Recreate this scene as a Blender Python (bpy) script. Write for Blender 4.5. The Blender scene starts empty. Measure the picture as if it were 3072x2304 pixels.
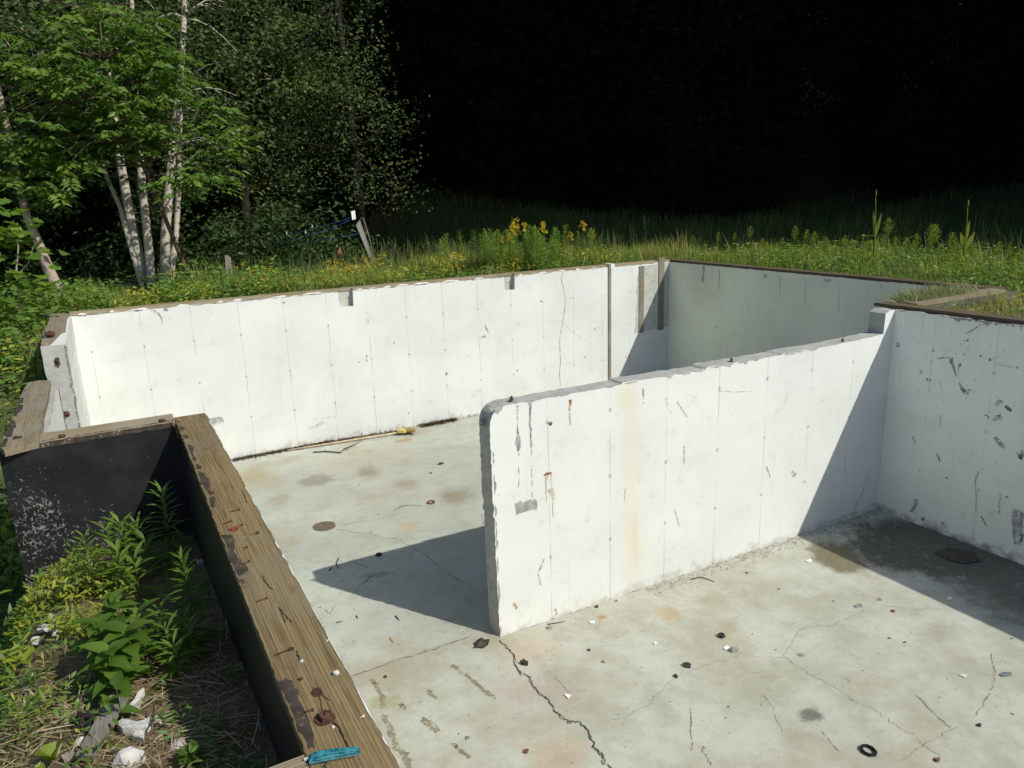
import bpy, math, random
import numpy as np
from mathutils import Vector, Matrix, noise as mnoise
PI = math.pi
RNG = np.random.default_rng(7); random.seed(7)
scene = bpy.context.scene
col = scene.collection
ROOT = col

# ------------------------------------------------------------------ camera
YAW, PIT, ROL, FPX, HC = 0.4916, 0.2487, -0.034, 2240.1, 3.7879
def cam_axes():
    cy, sy = math.cos(YAW), math.sin(YAW)
    f = Vector((sy*math.cos(PIT), cy*math.cos(PIT), -math.sin(PIT)))
    r = Vector((cy, -sy, 0)); u = r.cross(f)
    c, s = math.cos(ROL), math.sin(ROL)
    return c*r+s*u, -s*r+c*u, f
CX, CY, CF = cam_axes()
CO = Vector((0, 0, HC))
def ray(px, py): return CX*((px-1536)/FPX) - CY*((py-1152)/FPX) + CF
def at_z(px, py, z): d = ray(px, py); return CO + d*((z-HC)/d.z)
def at_y(px, py, y): d = ray(px, py); return CO + d*(y/d.y)
def at_x(px, py, x): d = ray(px, py); return CO + d*(x/d.x)

cd = bpy.data.cameras.new('camera'); cam = bpy.data.objects.new('camera', cd); col.objects.link(cam)
m = Matrix((( CX.x, CY.x, -CF.x, 0), (CX.y, CY.y, -CF.y, 0), (CX.z, CY.z, -CF.z, HC), (0, 0, 0, 1)))
cam.matrix_world = m
cd.sensor_width = 36; cd.lens = FPX/3072*36; cd.clip_start = 0.05; cd.clip_end = 600
scene.camera = cam

# ------------------------------------------------------------------ mesh builder
class MB:
    def __init__(s): s.V = []; s.F = []; s.n = 0
    def add(s, verts, faces, mat=0, tint=0.5, smooth=False):
        verts = np.asarray(verts, float).reshape(-1, 3)
        faces = [np.asarray(f, int)+s.n for f in faces]
        tot = np.array([len(f) for f in faces])
        lo = np.concatenate(faces)
        s.F.append((lo, tot, np.full(len(tot), mat), np.broadcast_to(np.asarray(tint, float), (len(tot),)).copy(), np.full(len(tot), smooth)))
        s.V.append(verts); s.n += len(verts)
    def addn(s, verts, faces, mat=0, tint=0.5, smooth=False):   # faces: (N,k) array
        faces = np.asarray(faces, int)+s.n
        N, k = faces.shape
        s.F.append((faces.ravel(), np.full(N, k), np.full(N, mat), np.broadcast_to(np.asarray(tint, float), (N,)).copy(), np.full(N, smooth)))
        s.V.append(np.asarray(verts, float).reshape(-1, 3)); s.n += len(s.V[-1])
    def build(s, name, mats, parent=None, org=None):
        V = np.concatenate(s.V)
        if org is not None: V = V-np.asarray(org, float)
        me = bpy.data.meshes.new(name)
        lo = np.concatenate([f[0] for f in s.F]); tot = np.concatenate([f[1] for f in s.F])
        me.vertices.add(len(V)); me.vertices.foreach_set('co', V.astype(np.float32).ravel())
        me.loops.add(len(lo)); me.loops.foreach_set('vertex_index', lo.astype(np.int32))
        me.polygons.add(len(tot)); st = np.zeros(len(tot), np.int32); st[1:] = np.cumsum(tot)[:-1]
        me.polygons.foreach_set('loop_start', st)
        me.polygons.foreach_set('material_index', np.concatenate([f[2] for f in s.F]).astype(np.int32))
        me.polygons.foreach_set('use_smooth', np.concatenate([f[4] for f in s.F]).astype(bool))
        a = me.attributes.new('tint', 'FLOAT', 'FACE'); a.data.foreach_set('value', np.concatenate([f[3] for f in s.F]).astype(np.float32))
        for mt in (mats if isinstance(mats, (list, tuple)) else [mats]): me.materials.append(mt)
        me.update(calc_edges=True); me.validate()
        o = bpy.data.objects.new(name, me); col.objects.link(o)
        if org is not None: o.location = org
        if parent is not None:
            o.parent = parent
            if org is not None: o.location = Vector(org)-parent.location
            else: o.matrix_parent_inverse = Matrix.Translation(-Vector(parent.location))
        return o
    # -- shapes
    def box(s, a, b, mat=0, tint=0.5, jit=0, mats=None):
        (x0, y0, z0), (x1, y1, z1) = a, b
        v = np.array([(x0,y0,z0),(x1,y0,z0),(x1,y1,z0),(x0,y1,z0),(x0,y0,z1),(x1,y0,z1),(x1,y1,z1),(x0,y1,z1)], float)
        if jit: v += RNG.normal(0, jit, v.shape)
        f = [(0,3,2,1),(4,5,6,7),(0,1,5,4),(1,2,6,5),(2,3,7,6),(3,0,4,7)]   # -z +z -y +x +y -x
        if mats is None: s.add(v, f, mat, tint)
        else:
            for q, mt in zip(f, mats): s.add(v[list(q)], [(0,1,2,3)], mt, tint)
    def tube(s, pts, rad, n=8, mat=0, tint=0.5, cap=True, wob=0, smooth=True):
        pts = [Vector(p) for p in pts]
        if not hasattr(rad, '__len__'): rad = [rad]*len(pts)
        ring = []; ref = Vector((0.31, 0.85, 0.42))
        for i, p in enumerate(pts):
            t = (pts[min(i+1, len(pts)-1)]-pts[max(i-1, 0)]).normalized()
            a = t.cross(ref)
            if a.length < .1: a = t.cross(Vector((1, 0, 0)))
            a.normalize(); b = t.cross(a)
            for k in range(n):
                w = 2*PI*k/n; r = rad[i]*(1+wob*random.uniform(-1, 1))
                ring.append(p+(a*math.cos(w)+b*math.sin(w))*r)
        f = []
        for i in range(len(pts)-1):
            for k in range(n):
                k2 = (k+1) % n; f.append((i*n+k, i*n+k2, (i+1)*n+k2, (i+1)*n+k))
        if cap: f.append(tuple(range(n))[::-1]); f.append(tuple((len(pts)-1)*n+k for k in range(n)))
        s.add([tuple(v) for v in ring], f, mat, tint, smooth)
    def prism(s, out, ext, mcap=0, mside=0, mback=None, tint=0.5, sidemats=None):
        out = [Vector(p) for p in out]; e = Vector(ext); n = len(out)
        nr = Vector((0, 0, 0))
        for i in range(n): nr += (out[i]-out[0]).cross(out[(i+1) % n]-out[0])
        if nr.dot(e) > 0: out = out[::-1]; sidemats = sidemats[-2::-1]+sidemats[-1:] if sidemats else None
        v = [tuple(p) for p in out]+[tuple(p+e) for p in out]
        s.add(v[:n], [tuple(range(n))], mcap, tint)
        s.add(v[n:], [tuple(range(n))[::-1]], mside if mback is None else mback, tint)
        for i in range(n):
            j = (i+1) % n
            s.add([v[i], v[i+n], v[j+n], v[j]], [(0, 1, 2, 3)], sidemats[i] if sidemats else mside, tint)
    def blob(s, c, r, jit=.18, sub=2, mat=0, tint=0.5, seed=None, smooth=False, rot=0):
        import bmesh
        bm = bmesh.new(); bmesh.ops.create_icosphere(bm, subdivisions=sub, radius=1)
        sd = seed if seed is not None else random.random()*100
        vs = []
        cr, sr = math.cos(rot), math.sin(rot)
        for v in bm.verts:
            k = 1+jit*mnoise.noise(v.co*1.7+Vector((sd, sd*.7, -sd)))*2+jit*.6*mnoise.noise(v.co*4.1+Vector((sd, 3, 1)))
            x, y, z = v.co.x*r[0]*k, v.co.y*r[1]*k, v.co.z*r[2]*k
            vs.append((c[0]+x*cr-y*sr, c[1]+x*sr+y*cr, c[2]+z))
        fs = [tuple(v.index for v in f.verts) for f in bm.faces]; bm.free()
        s.add(vs, fs, mat, tint, smooth)
    def lift(s): s.k = getattr(s, 'k', 0)+1; return s.k*.000012
    def poly(s, pts, nrm, off=.002, mat=0, jit=0, sub=1, tint=0.5):
        nrm = Vector(nrm); P = []; off += s.lift()
        pts = [Vector(p) for p in pts]
        for i, p in enumerate(pts):
            q = pts[(i+1) % len(pts)]
            for k in range(sub):
                w = p.lerp(q, k/sub)
                if jit:
                    d = Vector((random.gauss(0, jit), random.gauss(0, jit), random.gauss(0, jit))); w = w+d-nrm*d.dot(nrm)
                P.append(w+nrm*off)
        a = Vector((0, 0, 0))
        for i in range(len(P)): a += (P[i]-P[0]).cross(P[(i+1) % len(P)]-P[0])
        if a.dot(nrm) < 0: P = P[::-1]
        s.add([tuple(p) for p in P], [tuple(range(len(P)))], mat, tint)
    def stroke(s, pts, w, nrm, off=.002, mat=0, jit=0, sub=1, tint=0.5):
        nrm = Vector(nrm); pts = [Vector(p) for p in pts]; P = []; off += s.lift()
        for i in range(len(pts)-1):
            for k in range(sub): P.append(pts[i].lerp(pts[i+1], k/sub))
        P.append(pts[-1]); n = len(P)
        for i in range(1, n-1):
            if jit:
                d = Vector((random.gauss(0, jit), random.gauss(0, jit), random.gauss(0, jit))); P[i] = P[i]+d-nrm*d.dot(nrm)
        V = []
        for i, p in enumerate(P):
            t = (P[min(i+1, n-1)]-P[max(i-1, 0)]).normalized(); b = nrm.cross(t)
            f = i/(n-1)*(len(w)-1) if hasattr(w, '__len__') else 0
            ww = (w[int(f)]*(1-f+int(f))+w[min(int(f)+1, len(w)-1)]*(f-int(f))) if hasattr(w, '__len__') else w
            ww *= random.uniform(.6, 1.35) if jit else 1
            V += [tuple(p-b*ww/2+nrm*off), tuple(p+b*ww/2+nrm*off)]
        s.add(V, [(2*i, 2*i+2, 2*i+3, 2*i+1) for i in range(n-1)][::1], mat, tint)
    # -- leaves: vectorised
    def leaves(s, P, D, N, L, W, tint, fold=.15, mat=0):
        P, D, N = (np.asarray(a, float) for a in (P, D, N)); L = np.asarray(L)[:, None]; W = np.asarray(W)[:, None]
        D = D/np.linalg.norm(D, axis=1, keepdims=True); S = np.cross(D, N); S /= np.linalg.norm(S, axis=1, keepdims=True)+1e-9
        N = np.cross(S, D)
        n = len(P)
        mid = P+D*L*.42
        v = np.stack([P, mid+S*W/2+N*W*fold, P+D*L-N*L*.12, mid-S*W/2+N*W*fold], 1)
        b = np.arange(n)[:, None]*4
        f = np.concatenate([b+np.array([0, 1, 2]), b+np.array([0, 2, 3])])
        s.addn(v.reshape(-1, 3), f, mat, np.concatenate([tint, tint]))
    def lance(s, P, D, N, L, W, tint, droop=.25, fold=.12, mat=0, wid=(.55, 1, .7)):
        P, D, N = (np.asarray(a, float) for a in (P, D, N)); L = np.asarray(L, float)[:, None]; W = np.asarray(W, float)[:, None]
        D = D/np.linalg.norm(D, axis=1, keepdims=True); S = np.cross(D, N); S /= np.linalg.norm(S, axis=1, keepdims=True)+1e-9
        N = np.cross(S, D); n = len(P)
        vs = [P]
        for t, w in zip((.2, .48, .76), wid):
            m_ = P+D*L*t-N*L*droop*t*t
            vs += [m_+S*W*w/2+N*W*fold*w, m_, m_-S*W*w/2+N*W*fold*w]
        vs.append(P+D*L-N*L*droop)
        v = np.stack(vs, 1); b = np.arange(n)[:, None]*11
        tri = [(0, 1, 2), (0, 2, 3), (7, 10, 8), (8, 10, 9)]
        qd = [(1, 4, 5, 2), (2, 5, 6, 3), (4, 7, 8, 5), (5, 8, 9, 6)]
        s.addn(v.reshape(-1, 3), np.concatenate([b+np.array(q) for q in qd]), mat, np.concatenate([tint]*4), True)
        s.V.append(np.zeros((0, 3)))
        s.n -= n*11
        f = np.concatenate([b+np.array(q) for q in tri])+s.n
        s.n += n*11
        s.F.append((f.ravel(), np.full(len(f), 3), np.full(len(f), mat), np.concatenate([tint]*4), np.full(len(f), True)))

def unit(n, rng=RNG):
    v = rng.normal(size=(n, 3)); return v/np.linalg.norm(v, axis=1, keepdims=True)

def tag(o, label=None, cat=None, group=None, kind=None):
    if label: o['label'] = label
    if cat: o['category'] = cat; o['kind'] = 'thing'
    if group: o['group'] = group
    if kind: o['kind'] = kind
    return o
def empty(name, loc, label, cat, group=None, rz=0):
    o = bpy.data.objects.new(name, None); col.objects.link(o); o.location = loc; o.rotation_euler = (0, 0, rz)
    o.empty_display_size = .1
    return tag(o, label, cat, group)
def dup(root, loc, rz=0, sc=1, label=None, group=None, tilt=(0, 0)):
    r = root.copy(); col.objects.link(r); r.location = loc; r.rotation_euler = (tilt[0], tilt[1], rz); r.scale = (sc, sc, sc)
    if label: r['label'] = label
    if group: r['group'] = group
    for ch in list(root.children):
        c = ch.copy(); col.objects.link(c); c.parent = r
        for g in ch.children:
            d = g.copy(); col.objects.link(d); d.parent = c
    return r

# ------------------------------------------------------------------ materials
class NT:
    def __init__(s, name):
        s.m = bpy.data.materials.new(name); s.m.use_nodes = True
        s.t = s.m.node_tree; s.t.nodes.clear()
        s.out = s.t.nodes.new('ShaderNodeOutputMaterial')
    def n(s, typ, inp=None, **kw):
        nd = s.t.nodes.new('ShaderNode'+typ)
        for k, v in kw.items(): setattr(nd, k, v)
        for k, v in (inp or {}).items():
            sk = nd.inputs[k]
            if isinstance(v, bpy.types.NodeSocket): s.t.links.new(v, sk)
            else: sk.default_value = v
        return nd
    def math(s, op, a, b=None, c=None, clamp=False):
        i = {0: a}
        if b is not None: i[1] = b
        if c is not None: i[2] = c
        return s.n('Math', i, operation=op, use_clamp=clamp).outputs[0]
    def vmath(s, op, a, b=None):
        i = {0: a}
        if b is not None: i[1] = b
        return s.n('VectorMath', i, operation=op)
    def pos(s): return s.n('NewGeometry').outputs['Position']
    def obj(s): return s.n('TexCoord').outputs['Object']
    def noise(s, v, scale, detail=3, rough=.55, dist=0): return s.n('TexNoise', {'Vector': v, 'Scale': scale, 'Detail': detail, 'Roughness': rough, 'Distortion': dist}).outputs['Fac']
    def ss(s, x, a, b, lo=0., hi=1.): return s.n('MapRange', {'Value': x, 'From Min': a, 'From Max': b, 'To Min': lo, 'To Max': hi}, interpolation_type='SMOOTHSTEP').outputs[0]
    def mix(s, f, a, b, mode='MIX'):
        nd = s.n('Mix', data_type='RGBA', blend_type=mode, clamp_factor=True)
        for k, v in ((0, f), (6, a), (7, b)):
            if isinstance(v, bpy.types.NodeSocket): s.t.links.new(v, nd.inputs[k])
            else: nd.inputs[k].default_value = v if k == 0 else (*v, 1) if len(v) == 3 else v
        return nd.outputs[2]
    def xyz(s, v): return s.n('SeparateXYZ', {0: v}).outputs
    def comb(s, x, y, z): return s.n('CombineXYZ', {0: x, 1: y, 2: z}).outputs[0]
    def scale(s, v, x, y, z): return s.vmath('MULTIPLY', v, (x, y, z)).outputs[0]
    def spot(s, p, c, r, rot=0, warp=.35, wscale=3, soft=.5):
        """soft stain with its own outline: ellipse at c with radii r, edge broken by noise"""
        d = s.vmath('SUBTRACT', p, c).outputs[0]
        if rot: d = s.n('VectorRotate', {'Vector': d, 'Angle': rot}, rotation_type='Z_AXIS').outputs[0]
        d = s.vmath('DIVIDE', d, r).outputs[0]
        l = s.vmath('LENGTH', d).outputs['Value']
        nz = s.noise(p, wscale, 6, .72)
        l = s.math('ADD', l, s.math('MULTIPLY', s.math('SUBTRACT', nz, .5), warp*3.2))
        l = s.math('ADD', l, s.math('MULTIPLY', s.math('SUBTRACT', s.noise(p, wscale*9, 5, .75), .5), warp*1.9))
        return s.ss(l, 1, 1-soft)
    def bsdf(s, colr, rough=.8, spec=.3, normal=None, **kw):
        i = {'Base Color': colr if isinstance(colr, bpy.types.NodeSocket) else (*colr, 1), 'Roughness': rough, 'Specular IOR Level': spec}
        if normal is not None: i['Normal'] = normal
        i.update(kw)
        b = s.n('BsdfPrincipled', i); s.t.links.new(b.outputs[0], s.out.inputs[0]); return b
    def bump(s, h, st=.3, d=.01): return s.n('Bump', {'Height': h, 'Strength': st, 'Distance': d}).outputs[0]

def simple(name, c, rough=.8, var=.25, sc=8, spec=.3, bump=.2, c2=None):
    t = NT(name); p = t.pos(); nz = t.noise(p, sc, 4)
    cc = t.mix(t.ss(nz, .3, .7), tuple(x*(1-var) for x in c), c2 or tuple(min(1, x*(1+var)) for x in c))
    t.bsdf(cc, rough, spec, t.bump(t.noise(p, sc*4, 3), bump, .01))
    return t.m

def worn(name, c, amt=.55, sc=60, rough=.85):
    """thin wear mark: broken up by fine noise so the surface below shows through"""
    t = NT(name); p = t.pos(); nz = t.noise(p, sc, 5, .7); n2 = t.noise(p, sc*.25, 3)
    cc = t.mix(t.ss(n2, .3, .7), tuple(v*.7 for v in c), tuple(min(1, v*1.25) for v in c))
    b = t.n('BsdfPrincipled', {'Base Color': cc, 'Roughness': rough, 'Specular IOR Level': .2}); tr = t.n('BsdfTransparent')
    f = t.ss(t.math('ADD', nz, t.math('MULTIPLY', t.math('SUBTRACT', n2, .5), .5)), .36+amt*.3, .46+amt*.3, 0, 1)
    mx = t.n('MixShader', {0: f, 1: b.outputs[0], 2: tr.outputs[0]}); t.t.links.new(mx.outputs[0], t.out.inputs[0]); return t.m

def wall_mat(name, base, axis, off, bare=(.36, .36, .33), sp=.652, seam=1., stains=(), dirt=.25):
    """painted concrete: form seams with tie marks, pits, streaks and listed stains"""
    t = NT(name); p = t.pos(); x, y, z = t.xyz(p); a = x if axis == 'x' else y
    big = t.noise(p, 1.1, 4); med = t.noise(p, 6, 5, .6)
    c = t.mix(t.ss(big, .3, .75), base, tuple(v*.89 for v in base))
    bd = t.noise(t.comb(t.math('MULTIPLY', a, .5), t.math('MULTIPLY', z, 3.2), 8.), 1, 4, .6); c = t.mix(t.math('MULTIPLY', t.ss(bd, .5, .72), .16), c, (.50, .50, .46))
    st = t.noise(t.comb(t.math('MULTIPLY', a, 14), t.math('MULTIPLY', z, .55), 3.1), 1, 3, .6)      # vertical run marks
    c = t.mix(t.math('MULTIPLY', t.ss(st, .58, .78), .22), c, (.45, .45, .40))
    c = t.mix(t.math('MULTIPLY', t.ss(med, .58, .78), .28), c, (.40, .40, .38))
    fine_ = t.noise(p, 55, 4, .7); c = t.mix(t.math('MULTIPLY', t.ss(t.math('ADD', fine_, t.math('MULTIPLY', med, .35)), .78, .9), .45), c, (.30, .30, .28))
    # seams
    wob = t.math('MULTIPLY', t.math('SUBTRACT', t.noise(p, 5, 3), .5), .012)
    fr = t.math('SUBTRACT', t.math('FRACT', t.math('ADD', t.math('DIVIDE', t.math('SUBTRACT', t.math('ADD', a, wob), off), sp), .5)), .5)
    d = t.math('ABSOLUTE', t.math('MULTIPLY', fr, sp))
    cell = t.math('FLOOR', t.math('ADD', t.math('DIVIDE', t.math('SUBTRACT', a, off), sp), .5))
    pres = t.ss(t.noise(t.comb(t.math('MULTIPLY', cell, 7.3), t.math('MULTIPLY', z, 1.6), 0), 1.3, 3), .34, .66)
    line = t.math('MULTIPLY', t.ss(d, .0075, .002), t.math('MULTIPLY', pres, .4*seam))
    c = t.mix(line, c, (.12, .12, .11))
    # tie marks
    zt = t.math('SUBTRACT', t.math('FRACT', t.math('ADD', t.math('DIVIDE', t.math('SUBTRACT', z, .63), .63), .5)), .5)
    zt = t.math('MULTIPLY', zt, .63)
    rr = t.math('SQRT', t.math('ADD', t.math('MULTIPLY', d, d), t.math('MULTIPLY', zt, zt)))
    rr = t.math('ADD', rr, t.math('MULTIPLY', t.math('SUBTRACT', t.noise(p, 40, 2), .5), .05))
    c = t.mix(t.math('MULTIPLY', t.ss(rr, .022, .010), .5*seam), c, (.15, .15, .14))
    # pits
    vo = t.n('TexVoronoi', {'Vector': p, 'Scale': 17.}, feature='F1'); vd = vo.outputs['Distance']; vc = t.n('SeparateColor', {0: vo.outputs['Color']}).outputs
    pit = t.math('MULTIPLY', t.ss(vd, t.math('MULTIPLY_ADD', vc[0], .15, .06), 0.03), t.ss(t.math('ADD', vc[1], t.math('MULTIPLY', t.noise(p, 1.7, 3), .5)), .80, .85))
    c = t.mix(t.math('MULTIPLY', pit, .65), c, (.16, .16, .15))
    # grime on the lowest strip
    low = t.ss(t.math('ADD', z, t.math('MULTIPLY', t.math('SUBTRACT', t.noise(p, 9, 4), .5), .5)), .12, -.08)
    c = t.mix(t.math('MULTIPLY', low, dirt), c, (.22, .21, .18))
    for (cc, r, colr, amt, warp) in stains:
        c = t.mix(t.math('MULTIPLY', t.spot(p, cc, r, 0, warp*.55, 5, .95), amt), c, colr)
    h = t.math('ADD', t.math('MULTIPLY', med, .3), t.math('ADD', t.math('MULTIPLY', pit, -1.2), t.math('MULTIPLY', line, -1)))
    t.bsdf(c, .75, .25, t.bump(h, .35, .006))
    return t.m

def bare_mat(name, c=(.40, .40, .37), dark=.6):
    t = NT(name); p = t.pos()
    nz = t.noise(p, 7, 6, .65); n2 = t.noise(p, 45, 3)
    cc = t.mix(t.ss(nz, .3, .72), tuple(v*dark for v in c), c)
    cc = t.mix(t.math('MULTIPLY', t.ss(n2, .6, .75), .5), cc, tuple(v*.5 for v in c))
    t.bsdf(cc, .9, .2, t.bump(t.math('ADD', nz, t.math('MULTIPLY', n2, .6)), .6, .012))
    return t.m

def wood_mat(name, axis, lite=(.255, .19, .092), dark=(.10, .068, .034), grey=(.19, .17, .13), gr=.45, across='x', sc=18, ph=0):
    t = NT(name); p = t.vmath('ADD', t.pos(), (ph, ph*.7, 0)).outputs[0]
    k = {'x': (.045, 1, 1), 'y': (1, .045, 1), 'z': (1, 1, .045)}[axis]
    q = t.scale(p, *k)
    warp = t.n('TexNoise', {'Vector': q, 'Scale': 7., 'Detail': 3.}).outputs['Color']
    w2 = t.vmath('ADD', q, t.vmath('SCALE', t.vmath('SUBTRACT', warp, (.5, .5, .5)).outputs[0]).outputs[0]).outputs[0]
    sn = [n for n in t.t.nodes if n.type == 'VECT_MATH' and n.operation == 'SCALE'][-1]; sn.inputs['Scale'].default_value = .075
    wv = t.n('TexWave', {'Vector': w2, 'Scale': float(sc), 'Distortion': 4., 'Detail': 4., 'Detail Scale': 1.2}, wave_type='BANDS', bands_direction=across.upper()).outputs['Fac']
    fine = t.noise(t.scale(p, *[v if v == 1 else .03 for v in k]), 160, 4, .7)
    blot = t.noise(p, 3.2, 4)
    c = t.mix(t.math('MULTIPLY', t.ss(wv, .35, 1.), t.ss(t.noise(q, 11, 3), .3, .75)), lite, dark)
    c = t.mix(t.math('MULTIPLY', t.ss(t.noise(q, 42, 5, .7), .46, .66), .6), c, dark)
    c = t.mix(t.math('MULTIPLY', t.ss(fine, .45, .7), .55), c, tuple(v*.55 for v in dark))
    c = t.mix(t.math('MULTIPLY', t.ss(blot, .42, .68), gr), c, grey)
    c = t.mix(t.math('MULTIPLY', t.ss(t.noise(p, 9, 4), .6, .75), .5), c, tuple(v*.8 for v in dark))
    # knots
    vo = t.n('TexVoronoi', {'Vector': t.scale(p, *[v if v == 1 else .4 for v in k]), 'Scale': 5.5}, feature='F1')
    kn = t.math('MULTIPLY', t.ss(vo.outputs['Distance'], .10, .03), t.ss(t.n('SeparateColor', {0: vo.outputs['Color']}).outputs[0], .6, .65))
    c = t.mix(t.math('MULTIPLY', kn, .7), c, (.07, .045, .025))
    h = t.math('ADD', t.math('MULTIPLY', wv, .5), fine)
    t.bsdf(c, .85, .2, t.bump(h, .5, .004))
    return t.m

def leaf_mat(name, ramp, trans=.3, rough=.5):
    t = NT(name)
    a = t.n('Attribute', attribute_name='tint').outputs['Fac']
    oi = t.n('ObjectInfo').outputs['Random']
    f = t.math('ADD', a, t.math('MULTIPLY', t.math('SUBTRACT', oi, .5), .25), clamp=True)
    cr = t.n('ValToRGB', {0: f}); e = cr.color_ramp.elements
    while len(e) < len(ramp): e.new(.5)
    for el, (pp, c) in zip(e, ramp): el.position = pp; el.color = (*c, 1)
    c = cr.outputs[0]
    b = t.n('BsdfPrincipled', {'Base Color': c, 'Roughness': rough, 'Specular IOR Level': .35 if rough < .9 else .05})
    tc = t.mix(.5, c, (.25, .4, .02), 'MIX')
    tr = t.n('BsdfTranslucent', {'Color': t.mix(1., c, (1.7, 1.9, .8), 'MULTIPLY')})
    mx = t.n('MixShader', {0: trans, 1: b.outputs[0], 2: tr.outputs[0]})
    t.t.links.new(mx.outputs[0], t.out.inputs[0])
    return t.m

def tar_mat(name):
    t = NT(name); p = t.pos(); x, y, z = t.xyz(p)
    nz = t.noise(p, 5, 5, .6)
    c = t.mix(t.ss(nz, .35, .7), (.008, .0085, .009), (.019, .019, .019))
    # flaked coating: pale concrete showing in thin crazed patches, thickest low and towards the outer corner
    d = t.n('TexVoronoi', {'Vector': t.vmath('ADD', t.scale(p, 1, 1, .6), t.scale(t.n('TexNoise', {'Vector': p, 'Scale': 25., 'Detail': 3.}).outputs['Color'], .03, .03, .03)).outputs[0], 'Scale': 62.}, feature='DISTANCE_TO_EDGE').outputs[0]
    zone = t.math('ADD', t.math('ADD', t.spot(p, (-.58, 5.12, 1.92), (.34, .3, .52), 0, .3, 6, .95), t.math('MULTIPLY', t.spot(p, (-.22, 5.12, 1.80), (.24, .3, .30), 0, .3, 6, .95), .8)), t.ss(z, 1.72, 1.55), clamp=True)
    br = t.noise(p, 32, 4, .7)
    fl = t.math('MULTIPLY', t.ss(d, .16, .03), t.ss(t.math('ADD', br, t.math('MULTIPLY', zone, .23)), .69, .77))
    fl = t.math('MAXIMUM', fl, t.math('MULTIPLY', t.ss(t.noise(p, 70, 2), .73, .78), .5))
    c = t.mix(fl, c, t.mix(t.noise(p, 40, 3), (.08, .078, .074), (.36, .35, .325)))
    t.bsdf(c, .55, .35, t.bump(t.math('ADD', nz, fl), .5, .006))
    return t.m

def floor_mat(name, stains):
    t = NT(name); p = t.pos(); x, y, z = t.xyz(p)
    big = t.noise(p, .55, 5, .6); med = t.noise(p, 3.5, 6, .62); fin = t.noise(p, 30, 4, .7)
    c = t.mix(t.ss(big, .32, .68), (.475, .50, .432), (.37, .385, .322))
    jl = t.math('SUBTRACT', t.math('SUBTRACT', y, t.math('MULTIPLY', x, .067)), t.math('MULTIPLY', t.noise(p, 14, 3), .03))
    c = t.mix(t.math('MULTIPLY', t.ss(jl, 5.275, 5.262), .88), c, t.mix(t.ss(t.noise(p, 1.6, 6, .68), .38, .62), (.35, .347, .268), (.455, .460, .392)))
    c = t.mix(t.math('MULTIPLY', t.ss(med, .48, .72), .45), c, (.31, .305, .245))
    c = t.mix(t.math('MULTIPLY', t.ss(t.noise(p, 1.7, 5, .65), .55, .72), .35), c, (.49, .485, .45))
    c = t.mix(t.math('MULTIPLY', t.ss(t.noise(t.vmath('ADD', p, (9, 4, 0)).outputs[0], 1.1, 5, .6), .50, .70), .6), c, (.33, .285, .19))
    c = t.mix(t.math('MULTIPLY', t.ss(fin, .55, .72), .38), c, (.25, .245, .21))
    c = t.mix(t.math('MULTIPLY', t.ss(t.noise(p, 170, 3, .7), .52, .7), .22), c, (.22, .215, .185))
    # trowel / drag marks
    dr = t.noise(t.n('VectorRotate', {'Vector': t.scale(t.n('VectorRotate', {'Vector': p, 'Angle': .5}, rotation_type='Z_AXIS').outputs[0], 10, .5, 1), 'Angle': 0.}, rotation_type='Z_AXIS').outputs[0], 1, 4, .7)
    c = t.mix(t.math('MULTIPLY', t.ss(dr, .62, .78), .3), c, (.30, .29, .26))
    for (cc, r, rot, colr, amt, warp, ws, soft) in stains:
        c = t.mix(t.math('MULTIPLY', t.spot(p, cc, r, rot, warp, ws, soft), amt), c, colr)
    m2 = t.noise(p, 9, 6, .7, .6); c = t.mix(t.math('MULTIPLY', t.ss(m2, .52, .72), .38), c, (.27, .265, .23)); c = t.mix(t.math('MULTIPLY', t.ss(m2, .46, .3), .3), c, (.50, .50, .465))
    sp_ = t.noise(p, 95, 3, .7); c = t.mix(t.math('MULTIPLY', t.ss(t.math('ADD', sp_, t.math('MULTIPLY', med, .3)), .80, .88), .6), c, (.16, .15, .125))
    vo = t.n('TexVoronoi', {'Vector': p, 'Scale': 15.}, feature='F1'); vc = t.n('SeparateColor', {0: vo.outputs['Color']}).outputs
    pit = t.math('MULTIPLY', t.ss(vo.outputs['Distance'], t.math('MULTIPLY_ADD', vc[0], .16, .06), .03), t.ss(vc[1], .62, .66))
    c = t.mix(t.math('MULTIPLY', pit, .7), c, (.13, .12, .10))
    t.bsdf(c, .72, .3, t.bump(t.math('ADD', med, t.math('MULTIPLY', fin, .4)), .22, .01))
    return t.m

def ground_mat(name):
    t = NT(name); p = t.pos(); x, y, z = t.xyz(p)
    nz = t.noise(p, 2.5, 6, .65); n2 = t.noise(p, 22, 5, .7)
    near = t.mix(t.ss(nz, .38, .62), (.115, .08, .045), (.20, .15, .085))
    near = t.mix(t.math('MULTIPLY', t.ss(n2, .5, .68), .6), near, (.24, .19, .12))
    near = t.mix(t.math('MULTIPLY', t.ss(t.noise(p, 4, 4), .52, .62), .75), near, (.075, .095, .018))
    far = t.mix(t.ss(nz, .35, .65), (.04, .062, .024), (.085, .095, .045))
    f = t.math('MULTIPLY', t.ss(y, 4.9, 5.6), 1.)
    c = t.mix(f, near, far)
    t.bsdf(c, .95, .1, t.bump(t.math('ADD', nz, n2), .8, .03))
    return t.m

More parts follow.
